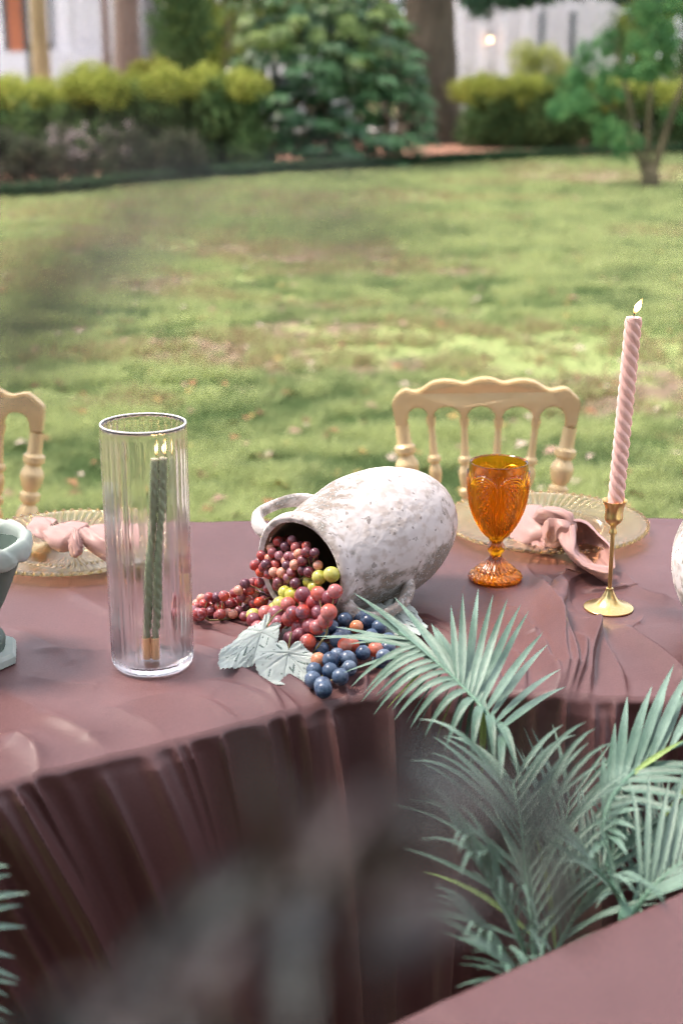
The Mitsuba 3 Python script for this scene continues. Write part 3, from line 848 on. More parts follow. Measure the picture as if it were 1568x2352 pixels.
def far_cloth():
    s = np.r_[0, np.cumsum(np.linalg.norm(np.diff(front, axis=0), axis=1))]
    fx, fy = PchipInterpolator(s, front[:, 0]), PchipInterpolator(s, front[:, 1])
    s0, s1 = np.interp(-0.98, front[:, 0], s), np.interp(0.98, front[:, 0], s)
    S_ = np.linspace(s0, s1, 1000)
    X, Y = fx(S_), fy(S_)
    tx, ty = np.gradient(X, S_), np.gradient(Y, S_)
    tx, ty = np.convolve(np.pad(tx, 40, 'edge'), np.ones(81) / 81, 'valid'), np.convolve(np.pad(ty, 40, 'edge'), np.ones(81) / 81, 'valid')
    N = unit(np.c_[ty, -tx])
    rows = []
    nt = 300
    by = back_y(X)
    # back drop
    for z in np.linspace(-0.30, -0.012, 8):
        rows.append(np.c_[X, by + 0.012 + 0 * X, TZ + z + 0 * X])
    w = np.linspace(0, 1, nt)
    for t in w:
        P = np.c_[X, by + (Y - by) * t]
        wz, sh = wrinkle(P)
        rows.append(np.c_[P + sh, TZ + wz])
    # over the edge and down: pleats that start at the edge and open towards the floor
    g = np.array([S_ * 0, S_ * 0, S_ * 0])
    rngp = np.random.default_rng(8)
    nd = 130
    top = rows[-1][:, 2] - TZ
    drop = np.r_[np.linspace(0.0, 0.03, 14)[1:], 0.03 + np.linspace(0, 0.72, nd)[1:]]
    for dz in drop:
        arc = min(dz / 0.008, 1.0)
        outn = 0.007 * math.sin(arc * PI / 2) ** 0.9
        open_ = 1 - math.exp(-max(dz - 0.004, 0) / 0.11)
        lean = S_ - 0.32 * np.clip((0.02 - X) / 0.25, 0, 1.2) * dz
        sp = lean * 1.0
        q = np.c_[sp * 8.5, 0 * sp, 0 * sp + dz * 0.6]
        a = meshkit.noise(q, 3)
        b = meshkit.noise(np.c_[sp * 21 + 5, 0 * sp, dz * 0.9 + 0 * sp], 4)
        c = meshkit.noise(np.c_[sp * 52 + 9, 0 * sp, dz * 1.3 + 0 * sp], 6)
        ridge = 1 - np.abs(2 * a - 1)
        ridge2 = 1 - np.abs(2 * b - 1)
        ridge3 = 1 - np.abs(2 * c - 1)
        f = open_ * (0.075 * (ridge ** 2.2 - 0.3) + 0.036 * (ridge2 ** 2 - 0.33)) + 0.012 * math.exp(-dz / 0.3) * min(dz / .01, 1) * (ridge3 ** 2 - 0.3)
        f = f * min(dz / 0.02, 1) + 0.03 * dz
        px, py = X + N[:, 0] * (outn + f), Y + N[:, 1] * (outn + f)
        rows.append(np.c_[px, py, TZ + top * math.exp(-dz / 0.02) - dz + (0.012 * (1 - arc) * 0)])
    P = np.array(rows)
    # things with a flat foot press the cloth down
    for x, y, r in CALM:
        d = np.hypot(P[:, :, 0] - x, P[:, :, 1] - y)
        k = 1 - np.clip((d - r) / 0.03, 0, 1)
        k = k * k * (3 - 2 * k) * (P[:, :, 2] > TZ - 0.004)
        P[:, :, 2] = P[:, :, 2] * (1 - k) + (TZ) * k
    P[:, :, 2] = np.maximum(P[:, :, 2], 0.01)
    R, Cn = P.shape[:2]
    return tm(P.reshape(-1, 3), grid_faces(R, Cn)[:, ::-1])


k = obj('tablecloth', far_cloth(), 'cloth_mat', smooth=True)
tag(k, 'mauve brown satin tablecloth with gathered folds on the curved far table', 'tablecloth')


def near_cloth():
    a, b = np.array([-0.75, 0.345]), np.array([1.2, 1.70])
    e = unit(b - a)
    n = np.array([e[1], -e[0]])            # towards the camera
    L = np.linalg.norm(b - a)
    s = np.linspace(0, L, 420)
    rows = []
    for z in np.linspace(0.745, 0.0, 40):
        q = 1 - math.exp(-z / 0.12)
        f = 0.03 * q * (1 - np.abs(2 * meshkit.noise(np.c_[s * 9, 0 * s, 0 * s + z * .5], 9) - 1)) ** 2
        rows.append(np.c_[a + s[:, None] * e - n * (0.010 * min(1, z / 0.012) + f)[:, None], TZ - z + 0 * s])
    for t in np.linspace(0, 1, 150) ** 1.3:
        P = a + s[:, None] * e + n * (0.003 + 0.76 * t)
        q = np.c_[P, 0 * s]
        rows.append(np.c_[P, TZ + 0.003 * (meshkit.fbm(q * [6, 9, 1], 3, 12) - 0.5) + 0.0025 * np.exp(-((P @ np.array([.35, .94]) - .95 + .1 * np.sin(P[:, 0] * 9)) / .02) ** 2)])
    for z in np.linspace(0.02, 0.7, 12):
        rows.append(np.c_[a + s[:, None] * e + n * 0.773, TZ - z + 0 * s])
    P = np.array(rows)
    return tm(P.reshape(-1, 3), grid_faces(*P.shape[:2]))


k = obj('tablecloth', near_cloth(), 'cloth_mat', smooth=True)
tag(k, 'mauve brown tablecloth on the near table cut off at the bottom right corner', 'tablecloth')

# ================================================================== amphora lying on its side
URN = [-0.0495, 1.6638, 0.8413, 0.8519, 0.076, 0.27, 0.0722, 0.0757, 0.0812, 0.0883, 0.0846, 0.0703, 0.0483, 0.027]


def urn_profile(L, rr):
    s = np.array([0, .1, .28, .46, .64, .82, .95, 1.0]) * L
    return PchipInterpolator(s, rr)


def amphora(label, o, a, theta, scale=1.0, sides=(1, -1)):
    k = thing('amphora', label, 'amphora')
    a = unit(np.array(a))
    b = unit(np.cross(a, [0, 0, 1.0])); c = np.cross(b, a)
    L, rr = URN[5], np.array(URN[6:])
    f = urn_profile(L, rr)
    s = np.linspace(0.012, L, 70)
    outer = np.r_[[[0.0640, 0.0], [0.0700, -0.003], [0.0745, 0.001], [0.0755, 0.007], [0.0735, 0.013]], np.c_[f(s[2:]) - 0.004 * np.exp(-(s[2:] - 0.03) ** 2 / 0.0004), s[2:]], [[0.015, L + .001], [0, L + 0.001]]]
    inner = np.r_[[[0.0640, 0.0]], [[0.0620, 0.006]], np.c_[f(s[4:-3]) - 0.0115, s[4:-3]], [[0, L - .012]]]
    out = lathe(outer, 160)
    v = np.asarray(out.vertices)
    rad = np.linalg.norm(v[:, :2], axis=1, keepdims=True)
    out.vertices = v + np.c_[v[:, :2] / np.maximum(rad, 1e-6), 0 * rad] * ((meshkit.fbm(v * 22, 3, 1) - 0.5) * 0.0022 + (meshkit.fbm(v * 130, 3, 2) - 0.5) * 0.0011)[:, None] * np.clip(rad / 0.03, 0, 1)
    put = lambda m: basis(m, o, b * scale, c * scale, a * scale)
    obj('body', put(tm(out.vertices, np.asarray(out.faces)[:, ::-1])), 'urn_mat', k, smooth=True)
    inn = lathe(inner, 96)
    obj('inside_wall', put(tm(inn.vertices, np.asarray(inn.faces))), 'urn_inside_mat', k, smooth=True)
    for sg in sides:
        h = np.array([-math.sin(theta), math.cos(theta), 0.0]) * sg
        P = [h * 0.066 + [0, 0, 0.012], h * 0.088 + [0, 0, 0.009], h * 0.102 + [0, 0, 0.019], h * 0.1075 + [0, 0, 0.040], h * 0.107 + [0, 0, 0.070], h * 0.100 + [0, 0, 0.095], h * 0.080 + [0, 0, 0.116]]
        p = smooth_path(P, 36)
        m = tube(p, 0.0098 + 0.0016 * np.cos(np.linspace(0, 2 * PI, 36)), 14, flat=0.8)
        v = np.asarray(m.vertices)
        m.vertices = v + (meshkit.fbm(v * 90, 3, 3)[:, None] - 0.5) * 0.0014
        obj('handle', put(m), 'urn_mat', k, smooth=True)
    return k


UA = np.array([math.cos(URN[3]) * math.cos(URN[4]), math.sin(URN[3]) * math.cos(URN[4]), math.sin(URN[4])])
amphora('weathered whitewashed amphora lying on its side with grapes spilling out', URN[:3], UA, math.radians(62))
amphora('second whitewashed jar cut off at the right edge beside the brass candlestick', (0.482, 1.50, 0.855), (0.12, 0.99, 0.0), math.radians(-75), 1.06, (1,))


# ================================================================== grapes
def grapes():
    crop = lambda L: [(439 + .26 * x, 1192 + .26 * y) for x, y in L]
    cropb = lambda L: [(470.5 + .38 * x, 1349 + .38 * y) for x, y in L]
    mouth = crop([(770, 200), (705, 252), (830, 245), (925, 252), (1018, 240), (1015, 292), (625, 320), (690, 345), (780, 325), (860, 335), (912, 335), (980, 368), (1070, 360), (1120, 410), (600, 385), (562, 410), (660, 400), (745, 402),
                  (845, 412), (915, 405), (985, 455), (1040, 470), (615, 470), (690, 485), (800, 475), (890, 475), (855, 520), (920, 570), (770, 560), (835, 625), (640, 430), (730, 470), (950, 310), (720, 300), (840, 370), (1090, 300), (890, 190)])
    tail = crop([(475, 570), (550, 560), (605, 565), (685, 570), (680, 615), (420, 630), (380, 655), (480, 645), (520, 625), (560, 655), (630, 685), (640, 722), (715, 680), (740, 655), (290, 680), (230, 690), (215, 718), (160, 690), (90, 705), (115, 752),
                 (45, 775), (60, 830), (100, 832), (175, 815), (250, 770), (260, 838), (325, 830), (350, 745), (370, 842), (420, 810), (440, 700), (495, 712), (470, 862), (510, 855), (500, 785), (552, 745), (560, 785), (600, 735), (640, 780), (590, 825), (300, 735), (405, 745), (20, 810), (195, 770)])
    big = crop([(660, 830), (855, 755), (985, 665), (1120, 660), (1085, 735), (1225, 695), (985, 820), (1120, 830), (1215, 825), (555, 900), (600, 955), (740, 965), (780, 915), (860, 890), (950, 950), (745, 845), (880, 1060), (1030, 1085), (1000, 1140), (1110, 955), (1045, 945), (1270, 640), (1180, 900), (900, 840), (690, 900), (960, 1020)])
    yel = crop([(1045, 555), (1130, 515), (1240, 490), (895, 675), (740, 795), (785, 755), (550, 855), (830, 650), (1090, 610)])
    blue = cropb([(890, 150), (845, 195), (985, 205), (765, 240), (705, 280), (830, 285), (800, 320), (705, 375), (800, 412), (1005, 295), (930, 325), (872, 490), (660, 500), (755, 505), (712, 592), (818, 542), (655, 560), (1105, 370), (1080, 420), (955, 395), (1050, 240), (760, 440), (860, 430), (1110, 320), (940, 180)])
    rosy = cropb([(915, 240), (890, 345), (1030, 375), (685, 442), (845, 350)])
    rng = np.random.default_rng(77)
    A = []
    for L, r, g in ((mouth, .0066, 0), (tail, .0064, 0), (big, .0094, 1), (yel, .0094, 2), (blue, .0094, 3), (rosy, .0088, 4)):
        for u, v in L:
            rr = r * rng.uniform(0.93, 1.06)
            if L is mouth:
                z = None
            elif L is tail:
                z = TZ + .004 + rr + max(0, 1402 - v - max(0, (u - 520) * 0.02)) * 0.00055
            elif L is yel:
                z = 0.772 + max(0, 1415 - v) * 0.0004
            elif L is blue or L is rosy:
                z = TZ + rr + max(0, (1585 - v) * 0.00018)
            else:
                z = 0.775 + max(0, 1480 - v) * 0.00026
            d = sight(u, v)
            if L is mouth or L is big or L is yel:   # heaped in the mouth, the lower ones further out
                off = 0.012 - 0.030 * np.clip((v - 1235) / 110, 0, 1)
                if L is big: off = -0.034 - 0.034 * np.clip((v - 1355) / 120, 0, 1)
                if L is yel: off = -0.008 - 0.034 * np.clip((v - 1330) / 90, 0, 1)
                t0 = min(((np.array(URN[:3]) - CAM) @ UA + off) / (d @ UA), (TZ + rr * .95 - CAM[2]) / d[2])
            else:
                t0 = (z - CAM[2]) / d[2]
            A.append((d / np.linalg.norm(d), t0 * np.linalg.norm(d), rr, g))
            if (L is mouth and rng.random() < .6) or (L is big and rng.random() < .5) or (L is tail and rng.random() < .5) or (L is blue and rng.random() < .6):
                d = sight(u + rng.normal(0, 7), v + rng.normal(0, 4) + 5)
                A.append((d / np.linalg.norm(d), t0 * np.linalg.norm(d) + .020, rr, g))
    D = np.array([a[0] for a in A]); t = np.array([a[1] for a in A]); R = np.array([a[2] for a in A]); G = np.array([a[3] for a in A])
    tmax = (TZ + R * 0.92 - CAM[2]) / D[:, 2]
    for it in range(160):
        P = CAM + D * t[:, None]
        dx = P[:, None] - P[None]
        dist = np.linalg.norm(dx, axis=2) + np.eye(len(P)) * 9
        over = np.maximum(0, (R[:, None] + R[None]) * 0.95 - dist)
        push = (np.sign(t[:, None] - t[None] + 1e-5 * np.sign(np.arange(len(t))[:, None] - np.arange(len(t))[None])) * over).sum(1)
        t = np.minimum(t + 0.25 * push, tmax)
    # settle what still overlaps sideways
    for it in range(60):
        P = CAM + D * t[:, None]
    for it in range(80):
        dx = P[:, None] - P[None]
        dist = np.linalg.norm(dx, axis=2) + np.eye(len(P)) * 9
        over = np.maximum(0, (R[:, None] + R[None]) * 0.93 - dist)
        P = P + 0.2 * (dx / dist[..., None] * over[..., None]).sum(1)
        P[:, 2] = np.maximum(P[:, 2], TZ + R * 0.92)
    ico = trimesh.creation.icosphere(3, 1.0)
    V = np.asarray(ico.vertices)
    names = [thing('grape_bunch', 'long bunch of small dark red grapes trailing out of the amphora mouth to the left', 'grapes'),
             thing('grape_bunch', 'bunch of large rosy red grapes heaped in front of the amphora rim', 'grapes'),
             thing('grape_bunch', 'yellow green grapes peeping between the red bunches', 'grapes'),
             thing('grape_bunch', 'dusty blue grapes with a few orange red ones under the palm leaves', 'grapes')]
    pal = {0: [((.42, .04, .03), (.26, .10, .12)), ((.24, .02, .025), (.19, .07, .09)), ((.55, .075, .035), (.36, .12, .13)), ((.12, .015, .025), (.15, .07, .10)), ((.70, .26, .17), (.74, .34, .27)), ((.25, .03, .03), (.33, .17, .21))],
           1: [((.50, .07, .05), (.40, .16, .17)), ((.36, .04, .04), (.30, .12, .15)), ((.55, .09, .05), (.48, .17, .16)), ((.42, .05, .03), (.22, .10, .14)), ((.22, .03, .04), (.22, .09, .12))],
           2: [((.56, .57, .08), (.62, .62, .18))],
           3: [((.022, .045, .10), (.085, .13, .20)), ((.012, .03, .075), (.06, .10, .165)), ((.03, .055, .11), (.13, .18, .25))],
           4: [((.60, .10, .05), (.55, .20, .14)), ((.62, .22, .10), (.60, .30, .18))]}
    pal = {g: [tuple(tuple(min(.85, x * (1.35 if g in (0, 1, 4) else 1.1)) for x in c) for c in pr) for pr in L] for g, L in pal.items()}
    for i in range(len(P)):
        g = G[i]
        par = names[3 if g == 4 else g]
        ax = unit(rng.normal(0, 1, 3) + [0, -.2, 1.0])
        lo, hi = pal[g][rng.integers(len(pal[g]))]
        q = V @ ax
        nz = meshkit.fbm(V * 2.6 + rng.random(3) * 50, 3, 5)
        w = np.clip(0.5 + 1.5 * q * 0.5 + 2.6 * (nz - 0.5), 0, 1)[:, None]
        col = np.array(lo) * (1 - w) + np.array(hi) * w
        e = 1.0 + 0.06 * rng.random() * (V @ ax)[:, None] ** 2
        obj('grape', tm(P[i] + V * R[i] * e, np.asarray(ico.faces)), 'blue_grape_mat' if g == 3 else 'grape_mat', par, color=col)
    for g, par in enumerate(names):
        Q = P[(G == g) | ((G == 4) & (g == 3))]
        c = Q.mean(0)
        st = []
        u_, s_, vt = np.linalg.svd(Q - c)
        ln = (Q - c) @ vt[0]
        order = np.argsort(ln)
        spine = np.array([Q[order[int(x)]] for x in np.linspace(0, len(Q) - 1, 6)])
        spine = c + (spine - c) * [0.95, 0.95, 0.6]
        sp = smooth_path(spine, 16)
        sp[:, 2] = [max(TZ + .004, min(z_, np.sort(Q[np.argsort(np.linalg.norm(Q[:, :2] - x_[:2], axis=1))[:4], 2])[0] - .001)) for x_, z_ in zip(sp, sp[:, 2])]
        st.append(tube(sp, 0.0012, 5))
        for q in Q:
            j = np.argmin(np.linalg.norm(sp - q, axis=1))
            st.append(tube(np.array([sp[j], q]), 0.0007, 4))
        obj('stalk', cat(st), 'stem_mat', par)


grapes()


# ---- grape leaves
def vine_leaf(label, base, tip, up, size, wide, curl, seed, dish=0.0):
    rng = np.random.default_rng(seed)
    base, tip = np.array(base), np.array(tip)
    ex = unit(tip - base); n = unit(np.array(up) - ex * (np.array(up) @ ex)); ey = np.cross(n, ex)
    na, nr = 168, 26
    a = np.linspace(-PI, PI, na)
    lobes = 0.62 + 0.30 * np.cos(a) + 0.035 * np.cos(5 * a * 0.92) - 0.38 * np.exp(-((np.abs(a) - PI) / 0.28) ** 2)
    saw = 0.020 * (1 - 2 * ((np.abs(a) * 9.2) % 1)) + 0.008 * np.sin(a * 31 + seed)
    R = lobes + saw
    r = np.linspace(0.02, 1, nr)[:, None] * R
    X, Y = r * np.cos(a) + 0.12, r * np.sin(a) * wide
    veins = np.array([0, 0.75, -0.75, 1.55, -1.55])
    dv = np.min(np.abs(a[None] - veins[:, None]), 0)
    nearest = veins[np.argmin(np.abs(a[None] - veins[:, None]), 0)]
    rr = np.linspace(0.02, 1, nr)[:, None]
    off = r * np.sin(np.abs(a - nearest))            # distance from the vein
    alo = r * np.cos(a - nearest)
    Z = -0.05 * np.exp(-(off / 0.02) ** 2) * 0.5 + 0.035 * np.cos((alo - off * 1.1) * 34) * np.clip(off * 4, 0, 1) * 0.45
    Z = Z + curl * (X ** 2) - dish * Y ** 2 + 0.05 * np.sin(3 * a + seed) * rr ** 2 + 0.035 * np.sin(7 * a + 2 * seed) * rr ** 3
    P = base + size * (X[..., None] * ex + Y[..., None] * ey + Z[..., None] * n)
    streak = (np.cos((alo - off * 1.15) * 30 + seed) > 0.70) & (off > 0.05) & (off < 0.21) & (alo > 0.14) & (rr < 0.82) & (meshkit.noise(np.stack([X * 5, Y * 5, 0 * X], -1), seed) > 0.42)
    line = (np.exp(-(off / 0.010) ** 2))[..., None]
    col = np.where(streak[..., None], np.array([0.115, 0.165, 0.145]), np.array([0.45, 0.52, 0.485]) * (0.88 + 0.24 * meshkit.fbm(np.stack([X * 6, Y * 6, 0 * X], -1), 3, seed))[..., None])
    col = col * (1 - 0.4 * line)
    P[..., 2] = np.maximum(P[..., 2], TZ + 0.0035)
    k = thing('vine_leaf', label, 'leaf')
    m = solid_sheet(P, 0.0007 * 1.0)
    cc = np.vstack([col.reshape(-1, 3), col.reshape(-1, 3) * 0.9])
    obj('blade', m, 'grape_leaf_mat', k, color=cc)
    pet = smooth_path([base, base - ex * size * .15 + n * .004, base - ex * size * .4 + n * .002], 8)
    obj('leaf_stalk', tube(pet, 0.0011, 6), 'stem_mat', k)


vine_leaf('pale sage vine leaf with dark streaks, left one of the two before the grapes', aty(612, 1440, 1.585), aty(500, 1552, 1.515), (-.35, -.65, .8), 0.080, 0.46, 0.06, 3, 0.5)
vine_leaf('pale sage vine leaf with dark streaks, right one of the two before the grapes', aty(663, 1490, 1.540), aty(648, 1580, 1.497), (.0, -.8, .75), 0.053, 1.0, 0.02, 5, 0.12)
vine_leaf('crumpled pale vine leaf tucked under the amphora handle', at(880, 1385, .790), at(975, 1485, .765), (.25, -.5, 1), 0.078, 0.72, 0.05, 8, 0.5)


# ================================================================== fluted glass cylinder with two green tapers
def hurricane():
    k = thing('glass_cylinder', 'tall clear fluted glass cylinder vase around the green candles', 'glass vase')
    cx, cy = -0.2235, 1.562
    na, flutes = 360, 30
    a = np.arange(na) * 2 * PI / na
    rib = np.abs(np.cos(a * flutes / 2))
    zo = np.r_[0.0, 0.0004, 0.0016, 0.004, 0.008, 0.012, np.linspace(0.018, 0.286, 40), 0.2895, 0.2915, 0.2925]
    ro = np.r_[0.0, 0.040, 0.0435, 0.0462, 0.0478, 0.0484, np.linspace(0.0486, 0.0494, 40), 0.0492, 0.0486, 0.0478]
    fl = np.r_[0, 0, .2, .5, .8, 1, np.ones(40), .6, .2, 0]
    zi = np.r_[0.2915, 0.2895, np.linspace(0.286, 0.020, 40), 0.013, 0.0095, 0.0085]
    ri = np.r_[0.0466, 0.0463, np.linspace(0.0468, 0.0458, 40), 0.0440, 0.040, 0.0]
    fi = np.r_[0, .6, np.ones(40), .6, .2, 0]
    V = []
    for z, r, q in zip(zo, ro, fl):
        rr = r - 0.0016 * q * (1 - rib)
        V.append(np.c_[rr * np.cos(a), rr * np.sin(a), 0 * a + z])
    for z, r, q in zip(zi, ri, fi):
        rr = r - 0.0016 * q * (1 - rib)
        V.append(np.c_[rr * np.cos(a), rr * np.sin(a), 0 * a + z])
    v = np.array(V).reshape(-1, 3) + [cx, cy, TZ + 0.0008]
    obj('glass', tm(v, grid_faces(len(V), na, close_c=True)), 'clear_glass', k, smooth=35)
    t_ = np.arange(16) * 2 * PI / 16
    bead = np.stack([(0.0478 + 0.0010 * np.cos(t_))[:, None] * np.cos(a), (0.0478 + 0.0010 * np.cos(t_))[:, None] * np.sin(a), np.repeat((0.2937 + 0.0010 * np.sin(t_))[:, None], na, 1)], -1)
    obj('rim', tm(bead.reshape(-1, 3) + [cx, cy, TZ + 0.0008], grid_faces(16, na, close_c=True, close_r=True)), 'rim_highlight_mat', k, smooth=True)  # white bead painted as the highlight along the glass edge
    base = np.array([-0.2245, 1.555, TZ + 0.0105])
    hold = thing('taper_holder', 'small brass double taper holder inside the glass cylinder', 'candle holder')
    for i, dx in enumerate((-0.0056, 0.0056)):
        cup = lathe([(0, 0), (.0048, 0), (.0055, .0012), (.0056, .026), (.0058, .0272), (.0055, .0276), (.0053, .026), (.0053, .004), (0, .004)], 32)
        obj('cup', move(cup, base + [dx, 0, 0]), 'pale_brass_mat', hold)
    obj('bridge', move(box(-.0015, .0015, -.002, .002, .004, .02), base), 'pale_brass_mat', hold)
    tops = (aty(358, 1055, 1.553), aty(378, 1053, 1.553))
    for i, (dx, tp) in enumerate(zip((-0.0056, 0.0056), tops)):
        c = thing('twisted_candle', 'dark green twisted taper candle, %s one in the glass cylinder' % ('left' if i == 0 else 'right'), 'candle')
        b = base + [dx, 0, 0.0240]
        twisted(c, b, tp, 0.0048, 3, 0.036, 'green_wax_mat', 'green_wax_top_mat', 0.0, (0.002, 0, 0.0205), tip=0.6, amp=0.34)
    return k


def twisted(c, b, tp, r, strands, pitch, wax, topmat, plain, flame_v, tip=1.0, amp=0.16):
    ax = tp - b
    L = np.linalg.norm(ax); ax = ax / L
    e1 = unit(np.cross(ax, [0, 1.0, 0])); e2 = np.cross(ax, e1)
    n, na = int(L / 0.0014), 64
    h = np.linspace(0, L, n)
    a = np.arange(na) * 2 * PI / na
    ph = a[None] + 2 * PI * h[:, None] / pitch
    lob = np.abs(np.cos(ph * strands / 2))
    rr = r * (1 + amp * (lob ** 0.8 - 0.75))
    edge = np.clip(np.minimum(h, L - h) / 0.006, 0, 1)[:, None]
    rr = rr * edge + r * 0.98 * (1 - edge)
    tp_ = np.clip((L - h) / 0.002, 0, 1)[:, None]
    rr = rr * (0.93 + 0.07 * np.sqrt(tp_))
    P = b + h[:, None, None] * ax + rr[..., None] * (np.cos(a)[None, :, None] * e1 + np.sin(a)[None, :, None] * e2)
    v = np.vstack([P.reshape(-1, 3), [b], [tp - ax * 0.0008]])
    f = tri(grid_faces(n, na, close_c=True))
    k_ = np.arange(na)
    e = (n - 1) * na
    f = np.vstack([f, np.stack([k_ * 0 + n * na, (k_ + 1) % na, k_], 1), np.stack([k_ * 0 + n * na + 1, e + k_, e + (k_ + 1) % na], 1)])
    # make the outside face out
    obj('wax', tm(v, f[:, ::-1] if np.dot(np.cross(v[f[0, 1]] - v[f[0, 0]], v[f[0, 2]] - v[f[0, 0]]), v[f[0, 0]] - b) < 0 else f), wax, c, smooth=40)
    if topmat:
        disc = lathe([(0, .0004), (r * .55, .0006), (r * .95, 0.0012), (r * 1.0, .0004), (r * .98, -.001)], 32)
        obj('melted_top', basis(disc, tp, e1, e2, ax), topmat, c)
    fv = np.array(flame_v)
    d = unit(fv)
    wl = 0.007
    w = obj('wick', tube(smooth_path([tp - ax * .001, tp + ax * wl * .5, tp + ax * wl * .8 + [d[0] * .001, 0, .001]], 6), 0.0007, 6), 'wick_mat', c)
    Lf = np.linalg.norm(fv)
    prof = np.array([(0, 0), (.30, .04), (.62, .15), (.86, .28), (1.0, .40), (.92, .54), (.68, .70), (.40, .84), (.16, .95), (0, 1)])
    f1 = unit(np.cross(d, [0, 1.0, 0])); f2 = np.cross(d, f1)
    fl = lathe(prof * [Lf * (0.13 if topmat else 0.20), Lf], 24, 28)
    hz = np.asarray(fl.vertices)[:, 2:] / Lf                       # a flame glows orange at its foot and tip, pale yellow between
    q = np.clip((hz - 0.02) / 0.30, 0, 1) * np.clip((1.02 - hz) / 0.40, 0, 1)
    glow = (1 - q) * np.array([0.16, 0.05, 0.008]) + q * np.array([0.60, 0.38, 0.15])
    key = obj('flame', basis(fl, tp + ax * 0.0045, f1, f2, d), 'wick_mat', c, color=glow)
    scene[key]['emitter'] = {'type': 'area', 'radiance': VC}


hurricane()


# ================================================================== brass candlestick and pink candle
def candlestick():
    x, y = 0.350, 1.747
    k = thing('candlestick', 'slim brass candlestick with flared foot holding the pink candle', 'candlestick')
    o = (x, y, TZ + 0.0005)
    obj('foot', move(lathe([(0, 0), (.0318, 0), (.0324, .0008), (.0322, .002), (.029, .0030), (.022, .0052), (.0155, .009), (.0105, .0145), (.0072, .0205), (.0050, .0265), (.0048, .0285), (0, .0287)], 96, 60), o), 'brass_mat', k)
    obj('stem', move(lathe([(0, .028), (.0027, .028), (.0027, .1035), (0, .1036)], 40), o), 'brass_mat', k)
    obj('cup', move(lathe([(0, .1030), (.0050, .1030), (.0052, .1052), (.0044, .1075), (.0034, .1105), (.0040, .1135), (.0062, .1160), (.0092, .1185), (.0116, .1225), (.0120, .1265), (.0114, .1300), (.0115, .1340), (.0126, .1400), (.0150, .1458), (.0164, .1474), (.0166, .1480), (.0158, .1479), (.0140, .1450),
                          (.0108, .138), (.0105, .122), (0, .122)], 96), o), 'brass_mat', k, smooth=35)
    c = thing('twisted_candle', 'tall pale pink twisted candle burning in the brass candlestick', 'candle')
    b = np.array([x + 0.0005, y, TZ + 0.1235])
    tp = aty(1455, 728, y)
    twisted(c, b, tp, 0.0102, 4, 0.056, 'pink_wax_mat', None, 0, (0.0088, 0, 0.0185), amp=0.30)


candlestick()


